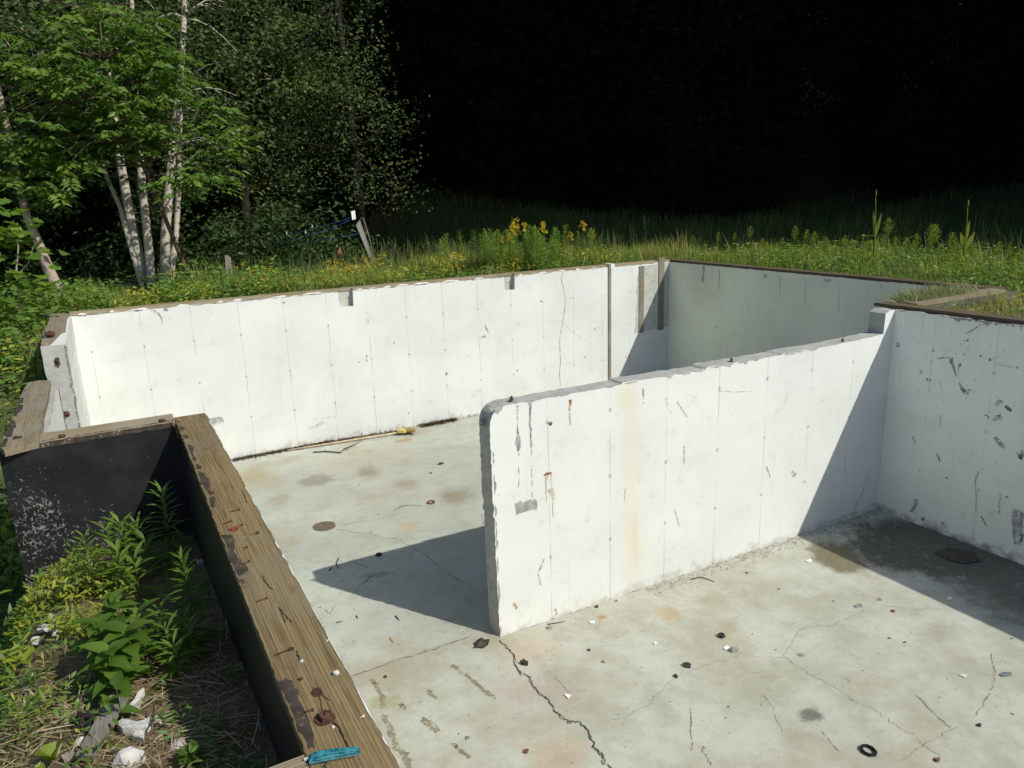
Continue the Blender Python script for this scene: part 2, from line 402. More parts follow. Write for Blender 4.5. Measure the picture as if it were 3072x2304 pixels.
def birch_mat(name, base=(.55, .49, .41)):
    t = NT(name); p = t.pos()
    q = t.scale(p, 2.2, 2.2, 9)
    nz = t.noise(q, 4, 5, .65); n2 = t.noise(p, 3.2, 4, .6)
    c = t.mix(t.ss(nz, .35, .65), tuple(v*.72 for v in base), base)
    c = t.mix(t.math('MULTIPLY', t.ss(nz, .63, .70), .8), c, (.05, .042, .036))
    c = t.mix(t.math('MULTIPLY', t.ss(n2, .60, .70), .6), c, (.07, .06, .05))
    t.bsdf(c, .75, .25, t.bump(nz, .4, .02))
    return t.m

# ------------------------------------------------------------------ light and sky
SUN = Vector((.565, -.915, 1.0)).normalized()          # towards the sun
EL = math.asin(SUN.z); AZ = math.atan2(SUN.x, SUN.y)   # azimuth clockwise from +Y
w = bpy.data.worlds.new("World"); scene.world = w; w.use_nodes = True
nt = w.node_tree; nt.nodes.clear()
sky = nt.nodes.new('ShaderNodeTexSky'); sky.sky_type = 'NISHITA'; sky.sun_disc = False
sky.sun_elevation = EL; sky.sun_rotation = AZ; sky.air_density = 1; sky.dust_density = .8; sky.ozone_density = .9
bg = nt.nodes.new('ShaderNodeBackground'); bg.inputs[1].default_value = .112
wo = nt.nodes.new('ShaderNodeOutputWorld'); nt.links.new(sky.outputs[0], bg.inputs[0]); nt.links.new(bg.outputs[0], wo.inputs[0])
ld = bpy.data.lights.new('sun', 'SUN'); ld.energy = 4.0; ld.angle = math.radians(.55); ld.color = (1, .97, .87)
lo = bpy.data.objects.new('sun', ld); col.objects.link(lo); lo.location = SUN*60
lo.rotation_euler = SUN.to_track_quat('Z', 'Y').to_euler()
scene.view_settings.view_transform = 'Standard'; scene.view_settings.look = 'None'
scene.view_settings.exposure = 0.17; scene.view_settings.gamma = 1
scene.cycles.max_bounces = 6; scene.cycles.diffuse_bounces = 4; scene.cycles.transmission_bounces = 4; scene.cycles.transparent_max_bounces = 6
scene.cycles.use_denoising = True

# ------------------------------------------------------------------ terrain
def sm(a, b, t):
    t = min(1, max(0, (t-a)/(b-a))); return t*t*(3-2*t)
def uv(x, y): return x*.854+y*.52, x*.52-y*.854         # across / towards the sun
def ground_z(x, y):
    n1 = mnoise.noise(Vector((x*.35, y*.35, 3)))*.08+mnoise.noise(Vector((x*1.4, y*1.4, 7)))*.035
    if x < .37 and y < 5.3:                             # bank left of the near wall
        top = 2.0-.125*(y-2.2) if y > 1.7 else 2.06
        z = top-(top-.8)*sm(-.50, -1.15, x)
        return z+n1*.6
    if x < -.55 and y < 11.65:
        z = .8+1.5*sm(7.3, 11.0, y)
        return z+n1
    if y < 11 and x > 7.7 and x < 9.9: return 2.34+n1*.4
    z = 2.30+.04*sm(12, 15, y)
    hollow = sm(17.3, 21.5, y) * (1-sm(6, 13, x))
    z -= 1.9*hollow
    d = y+.25*x
    z += 4.2*sm(24, 60, d)+16*sm(45, 110, d)
    z += 9*sm(22, 70, x) + 9*sm(12, 60, -x)
    return z+n1*(1+2*sm(14, 30, y))
def lines(keys, lo_, hi_, fine_lo, fine_hi, fs):
    L = set(keys); v = fine_lo
    while v < fine_hi: L.add(round(v, 3)); v += fs
    v = fine_hi; s_ = fs
    while v < hi_: L.add(round(v, 3)); s_ *= 1.18; v += s_
    L.add(hi_); v = fine_lo; s_ = fs
    while v > lo_: L.add(round(v, 3)); s_ *= 1.18; v -= s_
    L.add(lo_); L = sorted(L); out = [L[0]]
    for v in L[1:]:
        if v-out[-1] < .06:
            if v in keys: out[-1] = v
            continue
        out.append(v)
    return out
XS = lines((-.6, .36, 7.8, 9.88), -120, 190, -3, 16, .24)
YS = lines((-4, 5.25, 11.65), -90, 200, -3, 22, .24)
def inside(x, y): return (-.6 < x < 9.88 and 5.25 < y < 11.65) or (.36 < x < 7.8 and -4 < y <= 5.25)
def build_ground(mat):
    mb = MB(); nx, ny = len(XS), len(YS)
    V = [(x, y, ground_z(x+(1e-4 if x == .36 else 0) if x != .36 or y > 5.25 else x, y)) for y in YS for x in XS]
    F = []; keep = {}
    for j in range(ny-1):
        for i in range(nx-1):
            keep[i, j] = not inside((XS[i]+XS[i+1])/2, (YS[j]+YS[j+1])/2)
            if keep[i, j]: F.append((j*nx+i, j*nx+i+1, (j+1)*nx+i+1, (j+1)*nx+i))
    mb.addn(V, F, 0, .5, True)
    for j in range(1, ny-2):
        for i in range(1, nx-2):
            if keep[i, j]: continue
            for (di, dj, a, b) in ((-1, 0, (i, j), (i, j+1)), (1, 0, (i+1, j), (i+1, j+1)), (0, -1, (i, j), (i+1, j)), (0, 1, (i, j+1), (i+1, j+1))):
                if keep[i+di, j+dj]:
                    A = V[a[1]*nx+a[0]]; B = V[b[1]*nx+b[0]]
                    mb.add([A, B, (B[0], B[1], -.4), (A[0], A[1], -.4)], [(0, 1, 2, 3)], 0)
    return tag(mb.build('ground', mat), kind='structure')
build_ground(ground_mat('soil and turf'))

# unseen hill, added out of view on the right to shade field and forest
def shade_hill():
    mb = MB(); us = np.concatenate([np.arange(16.6, 26, .7), np.arange(26, 92, 1.8)]); ts = np.concatenate([np.linspace(0, 1, 26), np.linspace(1.1, 2.2, 8)])
    V = []
    for u in us:
        H = 34*sm(16.2, 19.5, u)+16*sm(19, 30, u)
        for t_ in ts:
            v = 5.5+.10*(u-17)+(9*t_ if t_ <= 1 else 9+22*(t_-1))
            h = H*(1-(1-min(t_, 1))**1.6) if t_ <= 1 else H*(1-.75*(t_-1)/1.2)
            nn = mnoise.noise(Vector((u*.45, v*.45, h*.22)))*1.3+mnoise.noise(Vector((u*1.3, v*1.3, h*.7)))*.6
            uu = u+nn*.5; vv = v+nn*.7
            x = .854*uu+.52*vv; y = .52*uu-.854*vv
            V.append((x, y, 2.0+max(-1.0, h+nn*1.2 if t_ > 0 else -1.)))
    n = len(ts); F = [(i*n+j, (i+1)*n+j, (i+1)*n+j+1, i*n+j+1) for i in range(len(us)-1) for j in range(n-1)]
    mb.addn(V, F, 0, .5, False)
    return tag(mb.build('shade_hill', simple('hillside woods', (.022, .035, .012), .9, .5, .8)), kind='structure')
shade_hill()

# ------------------------------------------------------------------ floor slab
fl = lambda px, py: at_z(px, py, 0)
def z6(a, b): return 700+a*.48232, 1200+b*.48232        # enlarged views of the photograph -> photograph pixels
def z7(a, b): return 700+a*.45208, 1750+b*.45208
def z8(a, b): return 1500+a*.71067, 1400+b*.71067
def z2(a, b): return 900+a*.51234, 400+b*.51234
def z3(a, b): return 1900+a*.54259, 500+b*.54259
def z4(a, b): return a*.45208, 800+b*.45208
def z5(a, b): return a*.54496, 1400+b*.54496
def zr(a, b): return 2560+a*.23146, 820+b*.23146
def zp(a, b): return 1420+a*.27123, 1150+b*.27123
BR, DK, OR, WET, MOS, GR = (.31, .26, .17), (.10, .09, .075), (.36, .22, .10), (.075, .072, .06), (.30, .29, .15), (.30, .30, .28)
PINK = (.36, .29, .24)
S = []
def fs(pt, r, rot=0, c=BR, amt=.6, warp=.4, ws=4, soft=.6): q = fl(*pt); S.append(((q.x, q.y, 0), (*r, 1), rot, c, amt, warp, ws, soft))
fs(z6(520, 500), (.30, .26), 0, (.23, .21, .17), .75, .5, 7, .35)
fs(z6(840, 450), (.26, .34), 0, (.25, .22, .15), .85, .35, 5, .8)
fs(z6(1070, 520), (.26, .34), 0, (.27, .235, .16), .8, .35, 5, .8)
fs(z6(1380, 600), (.38, .46), 0, (.25, .205, .135), .85, .35, 4, .9)
fs(z6(800, 360), (1.3, .8), 0, (.38, .33, .23), .55, .5, 2.2, .95)
fs(z6(130, 480), (.55, .75), 0, (.34, .28, .165), .75, .5, 2.5, .95)
fs(z6(1000, 560), (1.0, .9), 0, (.36, .33, .25), .5, .5, 2, .95)
fs(z6(280, 620), (.22, .25), 0, BR, .55, .6, 6, .6)
fs(z6(1060, 250), (.20, .12), 0, OR, .7, .6, 8, .6)
fs(z6(1080, 790), (.20, .22), 0, (.50, .38, .22), .6, .5, 6, .8)
fs(z6(565, 785), (.145, .15), 0, (.115, .085, .045), .96, .16, 9, .10)     # soil filled drain hole
fs(z6(880, 1090), (.24, .09), .3, (.22, .24, .23), .5, .5, 8, .6)
fs(z7(1000, 790), (.16, .15), 0, MOS, .75, .6, 7, .8)
fs(z7(1560, 380), (.12, .06), 0, PINK, .6, .5, 9, .7)
fs(z7(1870, 720), (.20, .42), -.5, PINK, .6, .6, 5, .9)
fs(z8(250, 960), (.22, .45), -.6, PINK, .5, .6, 5, .9)
fs(z8(120, 770), (.4, .3), 0, (.48, .37, .27), .6, .6, 5, .9)
fs(z8(430, 635), (.06, .05), 0, OR, .9, .6, 9, .6)
fs(z8(710, 620), (.19, .17), .5, (.40, .29, .15), .6, .4, 5, .8)
fs(z8(600, 480), (.30, .20), 0, (.50, .40, .22), .6, .6, 5, .9)
fs(z8(1060, 900), (.5, .35), 0, (.33, .33, .22), .5, .5, 4, .9)
fs(z8(1310, 1050), (.12, .10), 0, (.10, .10, .085), .85, .55, 9, .6)
fs(z8(1270, 795), (.05, .04), 0, DK, .7, .6, 20, .7)
fs(z8(1860, 700), (.35, .2), 0, (.28, .27, .21), .6, .6, 7, .9)
fs(z8(720, 420), (1.3, .10), 0, (.22, .19, .12), .7, .5, 7, .9)
fs(z8(230, 1210), (.35, .3), 0, (.42, .30, .20), .6, .6, 5, .9)
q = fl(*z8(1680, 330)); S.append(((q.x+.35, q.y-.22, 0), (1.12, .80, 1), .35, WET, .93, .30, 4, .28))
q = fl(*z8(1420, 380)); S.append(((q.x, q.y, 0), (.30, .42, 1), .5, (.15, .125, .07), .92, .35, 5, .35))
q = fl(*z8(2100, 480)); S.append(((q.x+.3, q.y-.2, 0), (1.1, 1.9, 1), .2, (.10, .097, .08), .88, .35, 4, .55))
F_BARE = worn('floor crack', (.10, .095, .08), .52, 60); F_ROUGH = worn('scraped concrete', (.27, .24, .16), .5, 45); F_DARK = worn('dark crack core', (.03, .028, .024), .8, 60)  # last one is the dark colour of the main crack's thin core
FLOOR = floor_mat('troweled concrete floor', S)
mb = MB()
mb.box((-.55, 5.30, -.3), (9.85, 11.6, 0), 0)
mb.box((.4, -4.2, -.3), (7.75, 5.298, 0), 0)
UP = (0, 0, 1)
def crack(pts, wd, mat=3, sub=3, jit=.006, off=.0022): mb.stroke([fl(*p) for p in pts], wd, UP, off, mat, jit, sub)
main = [z7(1765, 380), z7(1830, 440), z7(1865, 490), z7(1860, 530), z7(1900, 590), z7(1970, 630), z7(1990, 680), z7(2040, 740), z7(2100, 780), z7(2130, 850), z7(2212, 910), z8(290, 1078), z8(335, 1078), z8(370, 1120), z8(400, 1190), z8(430, 1215), z8(440, 1245), z8(470, 1280)]
crack(main, .013, 1, 6, .009, .0018); crack(main, .0046, 3, 6, .007, .0034)
crack([z8(*p) for p in ((440,1080),(520,1060),(590,1020),(650,980),(690,940),(740,890),(780,870),(840,850),(890,825),(960,815),(1020,787),(1070,800),(1190,805),(1240,830),(1300,870),(1370,910),(1430,940),(1480,980),(1540,1010),(1605,1040),(1640,1075),(1700,1110),(1760,1140),(1785,1180),(1850,1215),(1880,1250))], .0024, 1, 6, .010)
crack([z8(*p) for p in ((1195,800),(1215,770),(1245,735),(1255,690),(1330,672),(1410,672),(1440,650),(1500,625),(1550,600),(1640,592),(1760,600),(1860,598))], .0026, 1, 6, .011)
crack([z6(*p) for p in ((640,805),(740,820),(850,830),(900,850),(1020,865),(1060,890),(1160,940),(1215,980),(1290,1050),(1370,1100),(1460,1150),(1500,1190),(1565,1230))], .005, 1, 4, .008)
crack([z6(*p) for p in ((1000,690),(1040,665),(1110,652),(1170,660))], .014, 1, 4, .012)
crack([z6(*p) for p in ((680,775),(900,740),(1060,700))], .004, 1, 3, .006)
crack([z7(*p) for p in ((780,620),(900,580),(1100,505),(1300,450),(1560,355))], .009, 1, 7, .004, .0036)
for g, wd in (([(915,635),(955,690),(1000,760),(990,830)], .035), ([(1445,545),(1560,615),(1640,690),(1740,770)], .035), ([(1285,710),(1350,770)], .03), ([(1250,905),(1300,930),(1360,985)], .06), ([(1450,1070),(1510,1110),(1570,1160)], .03), ([(1010,875),(1050,990),(1080,1070),(1130,1140),(1170,1225),(1230,1330)], .045), ([(1105,800),(1140,830)], .04)):
    crack([z7(*p) for p in g], wd, 2, 8, .007, .002)
for g, wd, mt in (([(1755,965),(1830,1040),(1900,1112)], .022, 1), ([(855,1180),(870,1220),(890,1260)], .02, 1), ([(805,1020),(808,1200)], .018, 2), ([(2075,790),(2088,870),(2070,940),(2010,1050)], .016, 2), ([(1110,965),(1150,1010),(1190,1130)], .010, 2), ([(200,860),(300,960)], .012, 2), ([(1700,1240),(1850,1140),(1940,1100)], .008, 2), ([(400,690),(430,650)], .01, 2), ([(1360,1120),(1430,1200)], .012, 1), ([(1450,890),(1475,912)], .012, 1), ([(1025,630),(930,660)], .008, 1)):
    crack([z8(*p) for p in g], wd*.5, 4, 6, .008)
for g, wd in (([(720,1000),(830,1045)], .02), ([(780,1160),(880,1085),(970,1075)], .02), ([(400,1040),(600,1090)], .006), ([(570,1305),(600,1330),(635,1280)], .012), ([(470,1010),(680,1000)], .005), ([(1090,1010),(1115,950)], .012), ([(250,990),(330,1060)], .004)):
    crack([z6(*p) for p in g], wd*.7, 4, 5, .006)
tag(mb.build('floor', [FLOOR, F_BARE, F_ROUGH, F_DARK, worn('faint floor scratch', (.22, .21, .175), .42, 60)]), kind='structure')

# ------------------------------------------------------------------ walls
H = 2.4
WHITE = (.675, .682, .652)
st = []
def ws(p, r, c, a, warp=.3): st.append(((p.x, p.y, p.z), r, c, a, warp))
P_BACK = wall_mat('white painted back wall', WHITE, 'x', .345, stains=[((8.9, 11.5, 1.9), (.05, .3, .9), (.55, .54, .46), .3, .4)], dirt=.55)
pp = at_y(1895, 1450, 5.22); st = []
ws(pp, (.16, .3, 1.6), (.64, .56, .38), .42); ws(at_y(1912, 1660, 5.22), (.17, .3, .5), (.62, .51, .33), .32); ws(at_y(1880, 1200, 5.22), (.22, .3, .2), (.60, .54, .38), .5); ws(at_y(1910, 1600, 5.22), (.05, .3, .35), (.58, .43, .24), .28)
ws(at_y(2010, 1180, 5.22), (.5, .3, .5), (.72, .71, .64), .35, .5)
P_PART = wall_mat('white painted partition', WHITE, 'x', .53, stains=st, dirt=.45)
P_RIGHT = wall_mat('grey white right wall', (.76, .78, .715), 'y', .2, seam=.55, dirt=.9)
P_FAR = wall_mat('weathered far wall', (.74, .755, .61), 'y', .3, seam=.5, dirt=.3, stains=[((9.78, 10.6, 2.1), (.3, .7, .7), (.40, .39, .28), .35, .5), ((9.78, 8.6, 1.2), (.3, .9, .8), (.47, .47, .43), .4, .5)])  # greenish yellow tint of the shaded light is put into the base colour
P_LEFT = wall_mat('white painted left wall', WHITE, 'y', .2, seam=.4, dirt=.3)
BARE = bare_mat('bare concrete', (.43, .43, .40), .75)
BARE2 = bare_mat('bare pale concrete', (.50, .50, .45), .8)
CHIP = worn('chipped concrete', (.30, .30, .28), .75, 45)
SCUFF = worn('dark scuff', (.20, .205, .20), .42, 70)
SCUFF2 = worn('pale grey scuff', (.40, .41, .395), .38, 55)
RUST = worn('rust stain', (.28, .12, .035), .65, 60)
RUSTP = worn('pale rust run', (.52, .36, .19), .45, 50)
TAR = tar_mat('black tar coating')
WM = lambda paint: [paint, BARE, CHIP, SCUFF, SCUFF2, RUST, RUSTP, TAR, BARE2]
def nseg(a, b, n, j, ax):
    """points a..b exclusive of b with the inner ones jittered along axis vector ax"""
    a, b, ax = Vector(a), Vector(b), Vector(ax); out = [a]
    for k in range(1, n):
        out.append(a.lerp(b, k/n)+ax*random.gauss(0, j))
    return out
def chips(mb, a, b, nrm, down, w, n, mat=2, p=.6, off=.0022):
    """broken edge: row of little chips hanging from the line a-b"""
    a, b, down = Vector(a), Vector(b), Vector(down); L = (b-a).length; k = 0.; ctr = 0
    while k < L:
        l = random.uniform(.03, .22)
        if random.random() < p:
            t0, t1 = k/L, min(1, (k+l)/L); nn = max(3, int(l/.025)); top = []; bot = []
            for i in range(nn+1):
                f = i/nn; q = a.lerp(b, t0+(t1-t0)*f); top.append(q); bot.append(q+down*(w*.6*random.uniform(.15, 1)*math.sin(PI*min(.97, max(.06, f)))))
            mb.poly(top+bot[::-1], nrm, off+ctr*.00005, mat); ctr += 1
        k += l+random.uniform(.0, .12)

# back wall, with two beam pockets cut in its top
A = (0, -1, 0); YB = 11.54
mb = MB()
out = [(-.70, YB, 0), (10.0, YB, 0)] + nseg((10.0, YB, H), (6.305, YB, H), 60, .004, (0, 0, 1))
out += [(6.305, YB, H), (6.295, YB, 2.162), (6.10, YB, 2.168), (6.09, YB, H)] + nseg((6.09, YB, H), (3.395, YB, H), 50, .004, (0, 0, 1))
out += [(3.395, YB, H), (3.385, YB, 2.158), (3.165, YB, 2.166), (3.155, YB, H)] + nseg((3.155, YB, H), (-.70, YB, H), 60, .004, (0, 0, 1)) + [(-.70, YB, H)]
mb.prism(out, (0, .095, 0), 0, 8)
mb.box((-.70, YB+.0952, 0), (10.0, YB+.24, H-.001), mats=[8]*6)
BK = lambda p: at_y(*p, YB)
mb.stroke([BK(z2(*p)) for p in ((1535,812),(1530,860),(1548,930),(1552,985),(1545,1070),(1528,1150),(1520,1240),(1525,1330),(1520,1420),(1525,1480))], .011, A, .002, 3, .006, 4)
mb.stroke([BK(z2(*p)) for p in ((1535,1105),(1600,1170),(1700,1230))], .006, A, .002, 4, .005, 4)
mb.stroke([BK(z2(*p)) for p in ((380,1045),(430,1080),(460,1110))], .006, A, .002, 4, .005, 4)
mb.stroke([BK(z2(*p)) for p in ((1083,1118),(1090,1145),(1104,1167))], [.012, .03, .01], A, .002, 3, .003, 3)
for p, r in (((1068,1193), .02), ((1083,1190), .02), ((550,1222), .022), ((390,1306), .018), ((391,1330), .016), ((345,1338), .014), ((1272,1390), .022), ((857,1408), .03), ((1727,1147), .022), ((1753,1140), .016), ((1410,982), .022), ((1584,963), .014), ((1668,1308), .014), ((635,1640), .02), ((1908,1308), .014), ((985,1302), .012)):
    c = BK(z2(*p)); mb.poly([c+Vector((math.cos(t)*r*.7, 0, math.sin(t)*r*1.3)) for t in np.linspace(0, 2*PI, 8)[:-1]], A, .002, 3, r*.2)
mb.stroke([BK(z4(*p)) for p in ((1003,290),(1040,300),(1065,330),(1080,380))], [.03, .022, .03, .01], A, .002, 4, .004, 3)
mb.stroke([BK(z4(*p)) for p in ((1085,284),(1113,283))], .035, A, .003, 3, .003, 3)
mb.poly([BK(z4(*p)) for p in ((1880,232),(1895,232),(1893,245),(1870,247))], A, .002, 4, .004, 2)
zb = lambda a, b: (860+a*.09042, 1200+b*.09042)
for g, wd in (([(690,895),(830,890),(950,884)], .009), ([(965,880),(1020,815),(1100,750),(1230,693)], .012), ([(985,945),(1020,885),(1090,835),(1160,790),(1230,753)], .010), ([(760,946),(880,942)], .010)):
    mb.stroke([BK(zb(*p)) for p in g], wd, A, .002, 3, .001, 2)
# faint stamped lettering, worn down to a row of broken letter strokes
for x0, y0, dk in ((940, 595, 3), (1005, 595, 4), (1150, 570, 4), (1200, 565, 4), (1255, 560, 4), (1310, 555, 4), (1365, 550, 4), (1420, 545, 4), (1500, 530, 4), (1570, 515, 3)):
    mb.stroke([BK(zb(x0, y0)), BK(zb(x0+14, y0+45))], .007, A, .002, dk)
    if dk == 3: mb.stroke([BK(zb(x0+14, y0+45)), BK(zb(x0+45, y0+60))], .007, A, .0022, dk)
    else: mb.stroke([BK(zb(x0+14, y0+46)), BK(zb(x0+36, y0+38))], .006, A, .0022, dk)
mb.poly([BK(z4(*p)) for p in ((1388,1003),(1470,995),(1492,1032),(1410,1058))], A, .002, 4, .004, 4)
mb.poly([BK(z4(*p)) for p in ((1408,1060),(1490,1040),(1520,1120),(1500,1200),(1480,1150))], A, .002, 0, .004, 2)
chips(mb, (.9, YB, .0), (6.2, YB, .0), A, (0, 0, 1), .085, 0, 2, .9); chips(mb, (.9, YB, .0), (6.2, YB, .0), A, (0, 0, 1), .05, 0, 4, .9, .003)
chips(mb, (-.4, YB, H), (8.2, YB, H), A, (0, 0, -1), .022, 0, 2, .5); chips(mb, (-.4, YB, H), (2, YB, H), A, (0, 0, -1), .03, 0, 3, .25, .003)
# bare strip left where form boards stood beside the far corner
mb.poly([(8.93, YB, 1.07), (9.78, YB, 1.12), (9.78, YB, 2.395)] + nseg((9.02, YB, 2.36), (8.95, YB, 1.1), 20, .014, (1, 0, 0)), A, .0024, 8, .002)
mb.stroke([(9.42, YB, 2.3), (9.41, YB, 1.6), (9.40, YB, 1.2)], .008, A, .004, 3, .002, 6)
for p in ((9.3, 1.9), (9.25, 1.55), (9.41, 1.66), (9.22, 2.2), (9.36, 2.05), (9.21, 1.3)):
    mb.poly([(p[0]+.014*math.cos(t), YB, p[1]+.02*math.sin(t)) for t in np.linspace(0, 2*PI, 7)[:-1]], A, .0045, 3, .003)
back = tag(mb.build('concrete_wall', WM(P_BACK)), 'long white painted back wall with two notched beam pockets in its top', 'wall', 'foundation walls')

# partition with a broken rounded end, and the full-height stub where it meets the right wall
YP, HP = 5.24, 2.11
mb = MB()
out = nseg((2.60, YP, 0), (2.585, YP, 1.93), 60, .0035, (1, 0, 0)) + [Vector(p) for p in ((2.585, YP, 1.93), (2.592, YP, 1.99), (2.615, YP, 2.045), (2.66, YP, 2.085))]
steps = [(2.73, 2.105), (3.9, 2.105), (3.93, 2.122), (4.9, 2.10), (4.93, 2.122), (5.9, 2.11), (5.95, 2.125), (6.7, 2.115), (7.52, 2.14)]
for (a, za), (b, zb_) in zip(steps[:-1], steps[1:]): out += nseg((a, YP, za), (b, YP, zb_), max(2, int((b-a)/.05)), .003, (0, 0, 1))
out += [Vector(p) for p in ((7.52, YP, 2.14), (7.53, YP, 2.37), (7.60, YP, 2.40), (7.692, YP, 2.395), (7.692, YP, 0))]
mb.prism(out, (0, .20, 0), 0, 1)
PT = lambda p: at_y(*p, YP)
mb.poly([PT(zp(*p)) for p in ((165,270),(185,290),(220,330),(275,335),(310,300),(325,262),(335,245),(250,252))], A, .002, 2, .004, 2)
mb.stroke([PT(zp(*p)) for p in ((490,240),(485,330),(488,480),(498,650),(500,800))], [.022, .014, .010, .05, .016], A, .002, 4, .002, 5)
mb.stroke([PT(zp(*p)) for p in ((488,480),(496,560),(498,740))], [.006, .02, .016], A, .003, 3, .002, 5)
mb.stroke([PT(zp(*p)) for p in ((628,205),(626,300),(628,480),(640,640),(645,790))], [.05, .02, .018, .02, .006], A, .002, 4, .003, 5)
mb.stroke([PT(zp(*p)) for p in ((627,215),(627,400),(636,700))], [.02, .008, .008], A, .003, 3, .003, 5)
mb.stroke([PT(zp(*p)) for p in ((502,925),(505,1050),(498,1145))], .007, A, .002, 3, .002, 4)
mb.stroke([PT(zp(*p)) for p in ((640,900),(648,1060),(650,1260))], .006, A, .002, 3, .003, 6)
mb.poly([PT(zp(*p)) for p in ((462,1330),(500,1318),(515,1290),(530,1320),(590,1298),(640,1280),(650,1262),(662,1278),(700,1292),(702,1402),(660,1392),(570,1425),(500,1440),(470,1456))], A, .0022, 2, .003, 2)
mb.stroke([PT(zp(*p)) for p in ((1072,180),(1066,260),(1062,330),(1072,460))], [.03, .022, .016, .008], A, .002, 6, .002, 5)
mb.stroke([PT(zp(*p)) for p in ((1072,180),(1070,240))], [.03, .012], A, .003, 5, .002, 3)
mb.stroke([PT(zp(*p)) for p in ((788,1004),(830,996),(862,990))], .022, A, .003, 5, .003, 4)
for g in ([(800,1005),(803,1180),(806,1300)], [(822,1000),(818,1070)], [(858,998),(866,1180)], [(866,1190),(876,1330),(882,1480)], [(888,1195),(893,1290)], [(848,1200),(850,1250)]): mb.stroke([PT(zp(*p)) for p in g], .008, A, .002, 6, .002, 4)
mb.stroke([PT(zp(*p)) for p in ((848,1186),(890,1184))], .03, A, .003, 4, .004, 4); mb.stroke([PT(zp(*p)) for p in ((835,425),(855,455),(870,430))], .02, A, .003, 3, .004, 3)
for g, wd, mt in (([(55,1225),(55,1310)], .016, 3), ([(180,1290),(215,1370)], .007, 4), ([(240,1300),(300,1390)], .016, 4), ([(280,1545),(282,1640)], .022, 4), ([(465,1240),(655,1245)], .005, 4)): mb.stroke([PT(z3(*p)) for p in g], wd, A, .002, mt, .004, 4)
for g, wd, mt in (([(165,440),(185,390)], .02, 4), ([(172,500),(160,450)], .012, 4), ([(735,180),(760,255)], .010, 4), ([(1125,0),(1140,45)], .02, 4), ([(1230,20),(1245,40)], .05, 4), ([(530,90),(525,160)], .010, 4), ([(60,575),(66,600)], .03, 6), ([(235,600),(238,625)], .02, 5), ([(1560,0),(1545,70),(1510,150),(1495,190)], .010, 4), ([(1500,190),(1440,215),(1380,235)], .018, 4)): mb.stroke([PT(z8(*p)) for p in g], wd, A, .002, mt, .004, 4)
chips(mb, (2.7, YP, HP), (7.5, YP, HP+.01), A, (0, 0, -1), .035, 0, 2, .55); chips(mb, (4.4, YP, HP+.01), (7.3, YP, HP+.02), A, (0, 0, -1), .075, 0, 1, .3, .003)
chips(mb, (2.603, YP, .03), (2.603, YP, 1.9), A, (1, 0, 0), .04, 0, 2, .8); chips(mb, (2.7, YP, .0), (7.6, YP, .0), A, (0, 0, 1), .02, 0, 3, .6)
for k in range(30):
    z = random.uniform(.1, 1.9); y = YP+random.uniform(.02, .18); mb.poly([(2.565, y+.008*math.cos(t), z+random.uniform(.01, .05)*math.sin(t)) for t in np.linspace(0, 2*PI, 7)[:-1]], (-1, 0, 0), .012, 3)
mb.poly([(2.60, YP+.03, 1.93), (2.60, YP+.17, 1.93), (2.60, YP+.15, 1.99), (2.60, YP+.05, 2.0)], (-1, 0, 0), .03, 3)
part = tag(mb.build('concrete_wall', WM(P_PART)), 'free-standing white partition wall with chipped rounded end and grey top', 'wall', 'foundation walls')
bolt_mat = simple('rusted iron', (.075, .032, .018), .75, .5, 60, .4)
def bolt(parent, c, h=.05, r=.011, tilt=(.1, .1), washer=.03, name='anchor_bolt'):
    b = MB(); c = Vector(c); d = Vector((tilt[0], tilt[1], 1)).normalized()
    if washer: b.tube([c+Vector((0, 0, .0005)), c+Vector((0, 0, .005))], washer, 12, wob=.12, smooth=False)
    b.tube([c, c+d*h], r*.75, 8, wob=.08); b.tube([c+d*h*.35, c+d*h*.75], r*1.7, 6, smooth=False)
    return b.build(name, bolt_mat, parent)
for p in ((1533, 1201), (2198, 1086), (2530, 1026)): c = at_z(*p, HP+.008); c.y = min(max(c.y, YP+.06), YP+.15); bolt(part, c, .04, .009, (.3, .1), .022)

# front right wall
mb = MB(); XR = 7.692
mb.prism([(XR, -4, 0)] + nseg((XR, 5.44, 0), (XR, 5.44, H), 4, 0, (0, 0, 1)) + nseg((XR, 5.44, H), (XR, -4, H), 150, .004, (0, 0, 1)) + [(XR, -4, H)], (.22, 0, 0), 0, 1)
RX = lambda p: at_x(*p, XR); B = (-1, 0, 0)
for g, wd, mt in (([(1085,1107),(1190,1090),(1300,1102)], [.008, .022, .008], 3), ([(1285,1170),(1305,1240),(1328,1335)], [.014, .03, .008], 3), ([(1366,1405),(1400,1480),(1450,1540),(1503,1572)], [.01, .03, .055, .02], 3), ([(1372,1182),(1362,1260),(1345,1330)], [.016, .008, .006], 4), ([(1450,780),(1530,748),(1600,700),(1655,655)], [.008, .018, .010, .004], 3), ([(1800,1110),(1860,1085),(1912,1068)], .009, 4), ([(1820,1170),(1950,1195),(2070,1215)], .008, 4), ([(1425,885),(1520,840)], .007, 4), ([(1485,1515),(1550,1525)], .035, 4), ([(1028,980),(1038,1020)], .02, 4), ([(880,1250),(885,1305)], .04, 4), ([(1170,1030),(1215,1045)], .006, 4)):
    mb.stroke([RX(zr(*p)) for p in g], wd, B, .002, mt, .002, 5)
